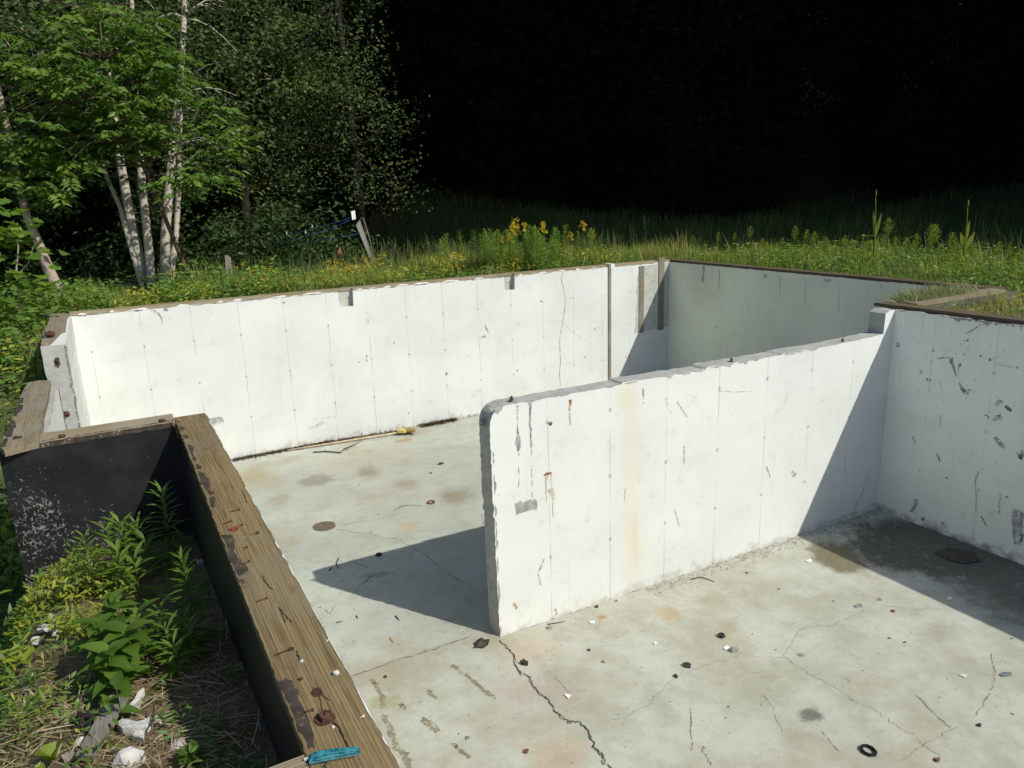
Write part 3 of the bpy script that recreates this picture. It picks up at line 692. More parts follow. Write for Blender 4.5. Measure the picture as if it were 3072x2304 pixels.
for p, r, mt in (((1280,1145), .028, 3), ((578,930), .030, 3), ((445,1048), .018, 3), ((1380,1180), .02, 3), ((1690,652), .015, 3), ((1484,873), .012, 3), ((1773,1118), .015, 3), ((965,1375), .02, 4), ((1000,1385), .015, 4), ((1652,1070), .012, 3), ((1392,917), .010, 3), ((2130,1223), .012, 3), ((1578,1378), .012, 4), ((1440,1047), .010, 3)):
    c = RX(zr(*p)); mb.poly([c+Vector((0, math.cos(t)*r*.8, math.sin(t)*r)) for t in np.linspace(0, 2*PI, 8)[:-1]], B, .002, mt, r*.15)
for g, wd, mt in (([(2010,1300),(2035,1312)], .06, 4), ([(2055,1325),(2090,1352)], .035, 3), ([(1995,1405),(2010,1378),(2038,1392)], .03, 3), ([(1942,1370),(1966,1392)], .015, 3), ([(2000,1495),(2030,1530),(2060,1560)], [.06, .05, .02], 4), ([(2140,1590),(2155,1600)], .09, 4), ([(1680,1585),(1697,1630)], .02, 3), ([(1545,1495),(1560,1530)], .03, 4), ([(1705,1375),(1690,1440)], .014, 4), ([(1700,1190),(1712,1260)], .008, 4)):
    mb.stroke([RX(z3(*p)) for p in g], wd, B, .002, mt, .006, 4)
mb.poly([RX(z8(*p)) for p in ((1745,140),(1765,135),(1762,160),(1740,192),(1726,190),(1742,170))], B, .002, 2, .004, 2)
for g, wd, mt in (([(2180,180),(2185,330)], .10, 4), ([(2205,190),(2200,320)], .04, 3), ([(2030,210),(2055,245)], .012, 3), ([(2020,20),(2005,80),(2010,190)], .012, 4), ([(2110,110),(2108,200)], .02, 4), ([(1780,225),(1792,222)], .03, 3)): mb.stroke([RX(z8(*p)) for p in g], wd, B, .0025, mt, .006, 4)
for p in ((1885,47), (2140,130), (1868,238)): c = RX(z8(*p)); mb.poly([c+Vector((0, math.cos(t)*.018, math.sin(t)*.018)) for t in np.linspace(0, 2*PI, 8)[:-1]], B, .003, 3, .003)
chips(mb, (XR, 5.2, H), (XR, 2.0, H), B, (0, 0, -1), .06, 0, 2, .85); chips(mb, (XR, 4.8, H), (XR, 3.9, H), B, (0, 0, -1), .10, 0, 2, .9, .003)
chips(mb, (XR, 4.6, 0), (XR, 2.0, 0), B, (0, 0, 1), .05, 0, 3, .9); chips(mb, (XR, 4.3, 0), (XR, 2.0, 0), B, (0, 0, 1), .07, 0, 4, .9)
tag(mb.build('concrete_wall', WM(P_RIGHT)), 'scuffed grey white wall in shade at the right edge, with a crumbling top', 'wall', 'foundation walls')

# far right wall, jog wall
mb = MB(); XF = 9.78
mb.prism([(XF, 5.42, 0), (XF, YB, 0)] + nseg((XF, YB, H), (XF, 5.42, H), 90, .003, (0, 0, 1)) + [(XF, 5.42, H)], (.22, 0, 0), 0, 1)
FX = lambda p: at_x(*p, XF)
for p, r in (((725,607), .05), ((1068,628), .06), ((337,680), .02), ((560,645), .015), ((335,790), .014), ((463,890), .018), ((780,742), .014), ((616,718), .012)):
    c = FX(z3(*p)); mb.poly([c+Vector((0, math.cos(t)*r, math.sin(t)*r*.7)) for t in np.linspace(0, 2*PI, 8)[:-1]], B, .002, 4 if r > .03 else 3, r*.3)
for g, wd in (([(390,540),(383,640)], .05), ([(470,545),(478,620),(470,680)], .03), ([(955,640),(950,760)], .012), ([(1140,650),(1135,800)], .012), ([(812,620),(808,720)], .012), ([(560,920),(585,945)], .012), ([(1375,640),(1370,700)], .012)):
    mb.stroke([FX(z3(*p)) for p in g], wd, B, .002, 4, .004, 4)
chips(mb, (XF, 5.6, H), (XF, 11.4, H), B, (0, 0, -1), .022, 0, 0, .5)
tag(mb.build('concrete_wall', WM(P_FAR)), 'bare greyish far right wall in shade, running to the back corner', 'wall', 'foundation walls')
mb = MB(); mb.box((7.914, 5.20, 0), (10.0, 5.42, H), mats=[2, 2, 2, 2, 8, 2]) 
tag(mb.build('concrete_wall', [P_FAR, BARE, bare_mat('dirty concrete', (.13, .125, .10), .6), SCUFF, SCUFF2, RUST, RUSTP, TAR, BARE2]), 'short dark wall under the oblique plank among grass on the right', 'wall', 'foundation walls')

# left walls
mb = MB()
mb.prism(nseg((-.70, 9.15, 0), (-.70, 9.15, H), 40, .004, (1, 0, 0)) + [(-.70, 9.15, H), (-.47, 9.15, H)] + nseg((-.47, 9.15, H), (-.47, 9.15, 0), 40, .003, (1, 0, 0)) + [(-.47, 9.15, 0)], (0, YB-9.15-.001, 0), 1, 0)
mb.stroke([(-.475, 9.15, 2.38), (-.478, 9.15, 1.4), (-.474, 9.15, .9)], .02, A, .003, 3, .004, 20)
chips(mb, (-.47, 9.15, .9), (-.47, 9.15, 2.38), A, (-1, 0, 0), .03, 0, 2, .7); chips(mb, (-.47, 9.2, H), (-.47, 11.5, H), (1, 0, 0), (0, 0, -1), .03, 0, 2, .7)
tall = tag(mb.build('concrete_wall', WM(P_LEFT)), 'tall grey wall end with two rusty bolts at the left back corner', 'wall', 'foundation walls')
for i, p in enumerate(((172, 1083), (200, 1241))):
    c = at_y(*p, 9.15); b = MB(); b.tube([c+Vector((0, .0, 0)), c+Vector((.004, -.05, .004))], .012, 8, wob=.1); b.blob(tuple(c+Vector((0, -.012, 0))), (.026, .014, .05 if i == 0 else .03), .35, 2)
    b.build('bolt_stub', bolt_mat, tall)
mb = MB()
mb.prism([(-.47, 5.345, 0), (-.47, 9.148, 0), (-.47, 9.148, .9), (-.47, 7.1, .9)] + nseg((-.47, 7.1, .9), (-.47, 7.1, H), 12, .002, (0, 1, 0)) + [(-.47, 7.1, H), (-.47, 5.345, H)], (-.23, 0, 0), 0, 1)
mb.stroke([(-.47, 7.075, 2.36), (-.47, 7.08, 1.9), (-.47, 7.085, 1.3)], [.06, .03, .03, .03], (1, 0, 0), .002, 5, .003, 10); mb.stroke([(-.47, 7.06, 2.34), (-.47, 7.06, 1.3)], .09, (1, 0, 0), .0012, 6, .004, 10)
chips(mb, (-.47, 5.4, H), (-.47, 7.0, H), (1, 0, 0), (0, 0, -1), .03, 0, 2, .7)
tag(mb.build('concrete_wall', WM(P_LEFT)), 'low white wall with an orange rust line behind the black tarred wall', 'wall', 'foundation walls')
mb = MB(); mb.box((-.70, 5.12, 0), (.474, 5.34, H), mats=[1, 7, 7, 0, 0, 7]); tag(mb.build('concrete_wall', WM(P_LEFT)), 'black tar coated wall with flaking white patches at lower left', 'wall', 'foundation walls')
mb = MB(); mb.box((.27, -4, 0), (.467, 5.118, H), mats=[1, 0, 7, 0, 1, 7])
tag(mb.build('concrete_wall', WM(P_LEFT)), 'near foundation wall under the long foreground plank, tarred on its left side', 'wall', 'foundation walls')
mb = MB(); mb.box((-2.4, 1.45, 0), (.268, 1.67, H), mats=[1, 1, 7, 1, 1, 7]); tag(mb.build('concrete_wall', WM(P_LEFT)), 'wall under the plank end at the bottom edge beside the glass shard', 'wall', 'foundation walls')

# ------------------------------------------------------------------ sill planks
PL = 2.402; PT_ = 2.44
Wy = wood_mat('sill wood along y', 'y', across='x', sc=27)
Wy2 = wood_mat('weathered sill wood along y', 'y', (.27, .225, .15), (.14, .105, .065), (.24, .225, .19), .6, 'x', 22, 3.)
Wx = wood_mat('sill wood along x', 'x', (.33, .27, .17), (.20, .15, .09), (.34, .31, .25), .5, 'y', 24, 1.3)
Wd = wood_mat('dark damp sill wood', 'y', (.14, .105, .06), (.06, .042, .025), (.12, .105, .08), .5, 'z', 24, 2.2)
Wz = wood_mat('upright strip wood', 'z', (.235, .205, .155), (.16, .13, .095), (.25, .235, .205), .6, 'x', 30, .4)
Wg = wood_mat('grey weathered board', 'y', (.26, .235, .19), (.15, .13, .10), (.30, .28, .25), .6, 'x', 26, 5.)
TARP = worn('tar smear on wood', (.060, .048, .040), .70, 70)
KNOT = simple('dark knot', (.055, .033, .02), .8, .4, 60)
SPLIT = simple('drying split', (.02, .015, .01), .95)
PAINTS = simple('white paint smear', (.70, .70, .67), .8, .1, 20)
PM = lambda w_: [w_, TARP, KNOT, SPLIT, PAINTS, RUST]
TOPZ = lambda p: at_z(*p, PT_)
def plank(out, label, wood, grp='sill planks on top of the foundation walls', jitz=0, fn=None):
    b = MB(); pts = [Vector((x, y, PL)) for x, y in out]
    b.prism(pts, (0, 0, PT_-PL), 0, 0)
    if fn: fn(b)
    return tag(b.build('sill_plank', PM(wood)), label, 'plank', grp)
def edge(a, b, n, j): a, b = Vector((*a, 0)), Vector((*b, 0)); d = (b-a).normalized(); nn = Vector((-d.y, d.x, 0)); return [((a.lerp(b, k/n)+nn*(random.gauss(0, j) if k else 0)).x, (a.lerp(b, k/n)+nn*(random.gauss(0, j) if k else 0)).y) for k in range(n)]

def near_marks(b):
    U = UP
    def patch(pts, jit=.003, mat=1, off=.0012): b.poly([TOPZ(z5(*p)) for p in pts], U, off, mat, jit, 3)
    patch([(1086,20),(1120,35),(1150,75),(1160,130),(1180,150),(1150,160),(1122,110)])
    patch([(1152,165),(1178,170),(1183,210),(1172,235),(1160,215)])
    patch([(1222,375),(1270,380),(1290,410),(1285,450),(1310,505),(1355,545),(1365,570),(1345,590),(1310,605),(1270,520)])
    patch([(1313,618),(1345,622),(1352,640),(1325,655)])
    patch([(1535,1180),(1570,1172),(1610,1180),(1640,1230),(1660,1300),(1690,1380),(1730,1480),(1725,1550),(1695,1545),(1650,1450),(1600,1330),(1560,1250)])
    b.poly([TOPZ((400+p[0]*.16275, 1180+p[1]*.16275)) for p in ((905,760),(990,770),(1030,805),(990,830),(935,830))], U, .0012, 1, .003, 3)
    b.poly([TOPZ((400+p[0]*.16275, 1180+p[1]*.16275)) for p in ((840,600),(915,615),(940,660),(900,690),(860,660))], U, .0012, 1, .003, 3)
    b.poly([TOPZ((400+p[0]*.16275, 1180+p[1]*.16275)) for p in ((985,950),(1060,950),(1110,1000),(1100,1090),(1160,1200),(1150,1260),(1110,1250),(1060,1130))], U, .0012, 1, .003, 3)
    b.poly([TOPZ((400+p[0]*.16275, 1180+p[1]*.16275)) for p in ((1150,1300),(1220,1310),(1260,1360),(1240,1400),(1180,1400))], U, .0012, 1, .003, 3)
    b.poly([TOPZ((400+p[0]*.16275, 1180+p[1]*.16275)) for p in ((1200,1500),(1290,1480),(1340,1530),(1380,1640),(1400,1720),(1310,1720))], U, .0012, 1, .003, 3)
    for p, rx, ry in (((1418,365), .010, .016), ((1745,1245), .016, .02), ((1650,1172), .008, .010), ((1605,1005), .008, .010)):
        c = TOPZ(z5(*p)); b.poly([c+Vector((rx*math.cos(t), ry*math.sin(t), 0)) for t in np.linspace(0, 2*PI, 12)[:-1]], U, .0014, 2, .0015)
    for g, wd in (([(300,160),(345,210),(385,262)], .003), ([(590,860),(700,960),(760,1090)], .004), ([(420,450),(425,480),(440,515)], .004), ([(560,740),(600,850)], .0025), ([(520,690),(640,780)], .002)):
        b.stroke([TOPZ(z7(*p)) for p in g], wd, U, .0013, 3, .0015, 5)
    for g, wd in (([(1440,600),(1470,650),(1500,680)], .003), ([(1540,780),(1560,830),(1575,860)], .003), ([(1335,130),(1360,200)], .003)): b.stroke([TOPZ(z5(*p)) for p in g], wd, U, .0013, 3, .0015, 5)
    for p, n in (((870,888), 5), ((615,370), 4), ((620,385), 3)):
        c = TOPZ(z7(*p)); b.poly([c+Vector((random.uniform(-.012, .016), random.uniform(-.01, .01), 0)) for _ in range(3)], U, .0015, 4)
    # white paint dripped over the inner edge
    y = 1.3
    while y < 5.1:
        l = random.uniform(.05, .3); b.poly([(.4575, y, PT_), (.4575, y+l, PT_), (.4575-random.uniform(.001, .007), y+l*.7, PT_), (.4575-random.uniform(.001, .006), y+l*.3, PT_)], U, .0016, 4); y += l+random.uniform(0, .25)
nearp = plank(edge((.268, -3), (.268, 5.12), 300, .0018) + [(.268, 5.12), (.265, 5.215), (.455, 5.21)] + edge((.4575, 5.2), (.4575, -3), 300, .0012) + [(.4575, -3)], 'long weathered plank running up the foreground with tar patches along its left edge', Wy, fn=near_marks)
nailm = simple('rusty nail', (.115, .045, .028), .7, .4, 60)
for a, b_ in ((z7(152, 128), z7(220, 106)), (z7(275, 485), z7(368, 450)), (z7(475, 862), z7(530, 848)), (z5(1226, 322), z5(1272, 305)), (z5(1335, 542), z5(1372, 527)), (z5(1270, 252), z5(1320, 240)), (z5(1142, 148), z5(1180, 142)), (z5(1340, 452), z5(1362, 448))):
    b = MB(); p, q = TOPZ(a)+Vector((0, 0, .003)), TOPZ(b_)+Vector((0, 0, .006)); p.x = max(p.x, .272); q.x = max(q.x, .276)
    b.tube([p, p.lerp(q, .5)+Vector((0, 0, .001)), q], [.0022, .0026, .0022], 6); b.tube([q, q+(q-p).normalized()*.002], .0055, 8, smooth=False); b.build('nail', nailm, nearp)
bolt(nearp, TOPZ(z7(612, 905)), .022, .013, (.3, -.1), .026)
b = MB(); c = TOPZ(z5(1292, 346)); b.tube([c+Vector((0, 0, .001)), c+Vector((0, 0, .006))], .02, 10, wob=.25, smooth=False); b.build('washer', simple('red rusty washer', (.20, .05, .028), .7, .4, 50), nearp)

tarp = plank([(-.488, 5.127), (.262, 5.127), (.262, 5.325), (-.488, 5.325)], 'plank lying across the top of the black tarred wall', Wx, fn=lambda b: (b.poly([(-.488, 5.127, PL), (.262, 5.127, PL), (.262, 5.127, PT_-.004), (-.488, 5.127, PT_-.006)], A, .0015, 1, .002, 14), b.poly([(-.488, 5.127, PT_), (.262, 5.127, PT_)] + [(x, 5.127+random.uniform(.004, .022), PT_) for x in np.linspace(.26, -.48, 40)], UP, .0014, 1)))
for p in ((488, 1268), (185, 1318)):
    c = at_z(*p, PT_); c.y = max(c.y, 5.165); bolt(tarp, c, .014, .012, (.2, 0), .022)
lowp = plank([(-.66, 5.05), (-.49, 5.13), (-.488, 5.35), (-.505, 5.9), (-.50, 6.46), (-.665, 6.52)] + edge((-.668, 6.5), (-.69, 5.08), 24, .007), 'plank with ragged tarry outer edge on the low left wall', Wy2,
    fn=lambda b: [b.poly([(-.685+k*.0003, y, PT_), (-.685+w_, y+.01, PT_), (-.685+w_*.8, y+l, PT_), (-.685, y+l+.01, PT_)], UP, .0014+k*.00005, 1, .004, 3) for k, (y, w_, l) in enumerate([(random.uniform(5.1, 6.3), random.uniform(.015, .045), random.uniform(.06, .22)) for _ in range(11)])])
bolt(lowp, at_z(52, 1314, PT_), .012, .013, (.2, 0), .026)
plank([(-.672, 6.53), (-.502, 6.475), (-.512, 7.03), (-.60, 7.08), (-.675, 7.05)], 'short board at the far end of the low left wall, before the gap', Wy2)
tallp = plank([(-.69, 9.16), (-.615, 9.17), (-.585, 9.42), (-.535, 9.95), (-.495, 10.05), (-.50, 10.4), (-.512, 11.3), (-.49, 11.57), (-.70, 11.75)] + edge((-.715, 11.7), (-.695, 9.17), 26, .008), 'plank with a split diagonal end on the tall left wall corner', Wy2)
bolt(tallp, at_z(172, 951, PT_), .016, .014, (.2, 0), .02); b = MB(); c = at_z(150, 1013, PT_); b.blob((c.x, c.y+.03, c.z+.035), (.045, .05, .04), .5, 2); b.build('rust_lump', bolt_mat, tallp)
yb0, yb1 = YB+.028, YB+.215
def smear(x0, x1):
    def f(b):
        x = x0
        while x < x1:
            l = random.uniform(.05, .35); b.poly([(x, yb0, PL+.002), (x+l, yb0, PL+.002), (x+l*.8, yb0, PL+random.uniform(.008, .03)), (x+l*.3, yb0, PL+random.uniform(.008, .03))], A, .0012, 4, .002); x += l+random.uniform(.05, .4)
    return f
plank([(-.485, yb0), (3.15, yb0), (3.15, yb1), (-.485, yb1)], 'paint smeared plank on the back wall left of the first beam pocket', Wx, fn=smear(-.4, 2.9))
plank([(3.153, yb0+.05), (3.40, yb0+.05), (3.40, yb0), (6.08, yb0), (6.08, yb1), (3.153, yb1)], 'paint smeared plank on the back wall between the two beam pockets', Wx, fn=smear(3.45, 5.9))
plank([(6.083, yb0+.05), (6.31, yb0+.05), (6.31, yb0), (8.30, yb0), (8.30, yb1), (6.083, yb1)], 'plank on the back wall between the second beam pocket and the grey strip', Wx, fn=smear(6.4, 8.2))
plank([(8.455, YB+.004), (9.495, YB+.004), (9.495, yb1), (8.455, yb1)], 'brown plank on the back wall just before the far corner', Wx)
plank([(9.65, YB+.004), (9.795, YB+.004), (9.795, yb1), (9.65, yb1)], 'plank stub at the far corner beside the taller upright', Wx)
fp = plank([(9.80, 5.30), (9.80, 11.57), (9.99, 11.57), (9.99, 5.30)], 'long dark plank edging the grass on the far right wall', Wd)
plank([(8.00, 5.19), (9.797, 5.22), (9.797, 5.42), (8.00, 5.42)], 'short weathered plank crossing to the right beside the grass tuft', Wy2)
plank([(7.735, -4), (7.735, 5.52)] + edge((7.735, 5.54), (7.925, 5.50), 4, .01) + [(7.925, 5.50), (7.925, -4)], 'thick dark plank on the front right wall', Wd)
plank([(-2.3, 1.47), (.264, 1.47), (.264, 1.668), (-2.3, 1.66)], 'plank end at the bottom edge beside the long foreground plank', Wx)
# uprights set into the back wall
def upright(x0, x1, z0, z1, y0, y1, label, mats, wood):
    b = MB(); b.box((x0, y0, z0), (x1, y1, z1), mats=mats); return tag(b.build('wood_strip', [wood, PAINTS, SPLIT, BARE]), label, 'wood strip', 'upright strips on the back wall')
upright(8.306, 8.362, .0, 2.45, YB-.02, YB-.001, 'narrow grey upright strip on the back wall', [0]*6, Wg)
upright(8.364, 8.452, 2.36, 2.458, YB-.006, YB+.2, 'white painted block at the top of the narrow grey strip', [1]*6, Wg)
upright(9.03, 9.15, 1.07, 2.37, YB-.014, YB-.006, 'brown upright strip shorter than the wall, left of the corner post', [0]*6, Wz)
upright(9.505, 9.645, 1.07, 2.50, YB-.018, YB-.006, 'taller brown upright nearest the far corner', [0]*6, Wz)
#PART3
# ------------------------------------------------------------------ leaf materials
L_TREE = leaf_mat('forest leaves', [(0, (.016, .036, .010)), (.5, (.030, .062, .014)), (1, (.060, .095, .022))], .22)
L_FOREST = leaf_mat('shade-darkened forest leaves', [(0, (.005, .010, .004)), (.5, (.009, .018, .006)), (1, (.016, .026, .009))], .15, .95)  # forest leaves again, darkened so the deep shade sits in the colour
L_BIRCH = leaf_mat('birch leaves', [(0, (.026, .050, .015)), (.55, (.055, .090, .026)), (1, (.105, .128, .040))], .28, .65)
L_YOUNG = leaf_mat('bright young leaves', [(0, (.036, .082, .012)), (.5, (.085, .158, .022)), (1, (.165, .240, .040))], .35)
L_WEED = leaf_mat('weed leaves', [(0, (.055, .120, .022)), (.5, (.110, .205, .034)), (1, (.20, .285, .05))], .32)
L_YEL = leaf_mat('yellow green leaves', [(0, (.11, .165, .020)), (.5, (.22, .26, .032)), (1, (.36, .33, .045))], .32)
L_GRASS = leaf_mat('meadow grass', [(0, (.070, .125, .026)), (.4, (.155, .225, .042)), (.7, (.28, .28, .065)), (1, (.42, .33, .14))], .3, .6)
L_DARK = leaf_mat('shaded meadow', [(0, (.055, .085, .030)), (.6, (.090, .125, .042)), (1, (.19, .165, .075))], .2, .95)  # darker copy of the meadow grass, the field's shade partly in its colour
L_MUL = leaf_mat('pale woolly leaves', [(0, (.095, .150, .042)), (1, (.20, .26, .075))], .2, .7)
FLOWER = leaf_mat('yellow blossom', [(0, (.50, .33, .015)), (1, (.68, .50, .04))], .25)
STRAW = leaf_mat('dry straw', [(0, (.17, .115, .065)), (.5, (.34, .25, .15)), (1, (.52, .42, .29))], .05, .8)
BIRCH = birch_mat('birch bark')
BARK = simple('dark bark', (.020, .016, .013), .9, .4, 9, .2, .6)
TWIG = simple('brown twig', (.10, .07, .045), .85, .3, 20)
STEM = simple('green stem', (.07, .09, .03), .7, .3, 20)
REDSTEM = simple('reddish stem', (.16, .11, .05), .7, .3, 20)

def at_ground(px, py):
    d = ray(px, py); t = 2.0
    while t < 80:
        p = CO+d*t
        if p.z <= ground_z(p.x, p.y): return p
        t += .02
    return p
def curve(a, b, bend=(0, 0, 0), n=6):
    a, b, bend = Vector(a), Vector(b), Vector(bend)
    return [a.lerp(b, k/n)+bend*math.sin(PI*k/n) for k in range(n+1)]
def cluster(mb, C, R, n, L, W, up=.5, tint=(.2, .9), mat=0, flat=.6, rng=RNG):
    """sprays of leaves round each centre"""
    C = np.asarray(C, float); k = len(C)
    P = np.repeat(C, n, 0)+rng.normal(size=(k*n, 3))*np.array([R, R, R*flat])*.5
    N = unit(k*n, rng)*(1-up)+np.array([0, 0, 1.])*up+np.array([.25, -.35, 0])*.5*up
    D = unit(k*n, rng); D[:, 2] = D[:, 2]*.4-.25
    base = np.repeat(rng.uniform(tint[0], tint[1], k), n)
    tt = np.clip(base+rng.normal(size=k*n)*.16, 0, 1)
    mb.leaves(P, D, N, L*rng.uniform(.5, 1.45, k*n), W*rng.uniform(.6, 1.35, k*n), tt, .12, mat)

def make_tree(name, h, crown_lo, rad, trunk_r, nl, per, L, W, leafm, barkm, seed, label, cat='tree', group=None, lean=(0, 0), tint=(.15, .8), up=.45, R=.9, limb_up=.35):
    rng = np.random.default_rng(seed); rs = random.Random(seed)
    root = empty(name, (0, 0, 0), label, cat, group)
    tb = MB(); n = 9
    tr = [Vector((lean[0]*(k/n)**1.2+rs.uniform(-.1, .1)*(k > 0), lean[1]*(k/n)**1.2+rs.uniform(-.1, .1)*(k > 0), h*.97*k/n-.3*(k == 0))) for k in range(n+1)]
    tb.tube(tr, [trunk_r*(1-.88*k/n)*(1.25 if k == 0 else 1) for k in range(n+1)], 9, wob=.06)
    def tp(f): i = min(n-1, int(f*n)); return tr[i].lerp(tr[i+1], f*n-i)
    Cs = []
    for i in range(nl):
        f = crown_lo+(1-crown_lo)*(i+rs.random())/nl*.97; a = i*2.4+rs.uniform(-.5, .5)
        prof = math.sin(PI*min(1, max(.12, .22+.78*(1-(f-crown_lo)/(1-crown_lo)))))**.7 if f > crown_lo else 1
        ln = rad*prof*rs.uniform(.7, 1.15)
        p0 = tp(f); d = Vector((math.cos(a), math.sin(a), limb_up*rs.uniform(.3, 1.4)))
        p1 = p0+d*ln; p1.z -= ln*.12
        tb.tube(curve(p0, p1, (0, 0, ln*.10), 5), [trunk_r*.32*(1-f*.6)*(1-.85*k/5) for k in range(6)], 5, cap=False)
        m_ = max(4, int(ln*3.2))
        for k in range(m_):
            q = p0.lerp(p1, rs.uniform(.25, 1.05)); s_ = .32*ln
            Cs.append((q.x+rs.gauss(0, s_*.55), q.y+rs.gauss(0, s_*.55), q.z+rs.gauss(0, s_*.4)))
    tb.build('trunk', barkm, root)
    lb = MB(); cluster(lb, Cs, R, per, L, W, up, tint, rng=rng); lb.build('crown', leafm, root)
    return root

# ------------------------------------------------------------------ forest
GF = 'trees of the dark forest edge beyond the field'
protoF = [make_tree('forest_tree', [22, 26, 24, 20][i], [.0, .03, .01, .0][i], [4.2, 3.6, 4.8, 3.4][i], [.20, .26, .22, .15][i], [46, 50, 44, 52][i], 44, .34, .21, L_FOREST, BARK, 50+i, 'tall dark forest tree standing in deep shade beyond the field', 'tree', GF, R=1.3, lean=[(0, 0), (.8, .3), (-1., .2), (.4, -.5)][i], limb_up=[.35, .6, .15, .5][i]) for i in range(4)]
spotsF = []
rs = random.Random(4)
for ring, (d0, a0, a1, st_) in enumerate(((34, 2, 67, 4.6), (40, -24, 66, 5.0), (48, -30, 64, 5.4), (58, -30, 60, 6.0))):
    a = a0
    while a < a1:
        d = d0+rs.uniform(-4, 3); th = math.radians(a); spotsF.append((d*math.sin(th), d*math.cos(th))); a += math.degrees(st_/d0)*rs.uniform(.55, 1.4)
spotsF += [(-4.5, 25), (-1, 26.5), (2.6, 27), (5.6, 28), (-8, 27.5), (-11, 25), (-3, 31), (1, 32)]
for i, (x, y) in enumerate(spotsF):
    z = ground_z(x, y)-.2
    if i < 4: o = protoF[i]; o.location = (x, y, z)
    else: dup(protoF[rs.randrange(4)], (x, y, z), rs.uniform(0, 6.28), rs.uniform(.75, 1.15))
GL = 'leafy trees behind the birches on the left'
protoL = [make_tree('leafy_tree', 20+i*1.5, .06, 3.0, .14, 64, 74, .125, .08, [L_BIRCH, L_TREE, L_BIRCH][i], BARK, 80+i, ['grey green small leaved tree behind the birch clump on the left', 'dark green tree behind the birch clump on the left', 'yellowish green small leaved tree behind the birch clump on the left'][i], 'tree', GL, tint=[(.0, .8), (.1, 1), (.15, 1)][i], R=.52) for i in range(3)]
spotsL = [(-4.6, 19.5, 0), (-1.6, 20.5, 1), (1.2, 19.0, 0), (3.4, 20.5, 2), (4.9, 22.6, 0), (-7.5, 23, 0), (1.4, 23.5, 1)]
used = set()
for x, y, k in spotsL:
    z = ground_z(x, y)-.15
    if k not in used: used.add(k); protoL[k].location = (x, y, z)
    else: dup(protoL[k], (x, y, z), rs.uniform(0, 6.28), rs.uniform(.85, 1.12))
# undergrowth: rounded bushes in the shade at the foot of the trees
def make_bush(name, h, r, n, per, L, W, leafm, seed, label, group=None, cat='bush', tint=(.15, .8), up=.5):
    rng = np.random.default_rng(seed); r2 = random.Random(seed)
    root = empty(name, (0, 0, 0), label, cat, group); sb = MB(); Cs = []
    for i in range(n):
        a = r2.uniform(0, 6.28); e = r2.uniform(.15, 1); q = Vector((math.cos(a)*r*math.sqrt(r2.random())*1.0, math.sin(a)*r*math.sqrt(r2.random()), h*e*(1-.3*r2.random())))
        Cs.append(q)
        if i % 3 == 0: sb.tube(curve((q.x*.15, q.y*.15, -.05), q, (0, 0, h*.05), 4), [.012, .01, .008, .006, .004], 5, cap=False)
    sb.build('stem', TWIG, root)
    lb = MB(); cluster(lb, [tuple(c) for c in Cs], r*.45, per, L, W, up, tint, rng=rng, flat=.8); lb.build('foliage', leafm, root)
    return root
GB = 'bushes in the shade under the left trees'
pb = make_bush('shade_bush', 1.7, 1.1, 40, 30, .12, .075, L_TREE, 31, 'dark bush in the shaded undergrowth below the left trees', GB)
first = True
for x, y, s_ in ((-2.6, 18.2, 1.0), (-.6, 19.3, 1.1), (1.9, 18.6, .8), (3.0, 18.8, 1.15), (4.1, 18.9, 1.25), (5.0, 19.6, 1.2), (-4.2, 17.5, 1.2), (5.9, 21.5, 1.3), (2.2, 21.8, 1.4), (4.4, 21.2, 1.5), (-.6, 22.5, 1.4), (6.8, 23.4, 1.3)):
    z = ground_z(x, y)-.05
    if first: pb.location = (x, y, z); pb.scale = (s_,)*3; first = False
    else: dup(pb, (x, y, z), rs.uniform(0, 6.28), s_)

# ------------------------------------------------------------------ birches
def trunk_tree(name, pts, label, leaf_spots, group, bark=BIRCH, cat='tree', leafm=L_BIRCH, L=.085, W=.06, per=46, R=.55, wob=.05):
    base = pts[0][0]
    root = empty(name, tuple(base), label, cat, group)
    tb = MB(); tb.tube([p for p, r in pts], [r for p, r in pts], 10, wob=wob)
    for q in leaf_spots[::3]:
        q = Vector(q); f = min(pts, key=lambda pr: (pr[0]-q).length)[0]
        if (f-q).length < 4: tb.tube(curve(f, q, (0, 0, .15), 4), [.018, .014, .011, .008, .004], 5, cap=False)
    tb.build('trunk', bark, root)
    if leaf_spots:
        lb = MB(); cluster(lb, leaf_spots, R, per, L, W, .4, (.2, .9)); lb.build('crown', leafm, root)
    return root
def PX(Y, lst): return [(at_y(px, py, Y+(dy[0] if dy else 0)), r) for px, py, r, *dy in lst]
def spray(n, regs, Y0, Y1):
    out = []
    tot = sum(a*b for _, _, a, b in regs)
    for cx, cy, a, b in regs:
        for k in range(max(1, int(n*a*b/tot))):
            t = random.uniform(0, 6.28); r = math.sqrt(random.random()); out.append(tuple(at_y(cx+a*r*math.cos(t), cy+b*r*math.sin(t), random.uniform(Y0, Y1))))
    return out
GBI = 'white birch stems of the clump behind the back wall'
def top_of(px0, py0, px1, py1): return None
trunk_tree('birch_tree', PX(15.7, ((498, 885, .105), (496, 705, .085), (510, 542, .080), (523, 380, .066), (536, 290, .058), (553, 54, .05), (558, -120, .045), (565, -500, .03))), 'main straight white birch trunk of the clump, rising out of the picture', spray(60, ((560, -150, 260, 160), (480, 40, 200, 90), (700, 60, 160, 120)), 15.2, 16.8)+spray(16, ((535, 150, 60, 120), (640, 260, 110, 110)), 14.9, 15.5), GBI)
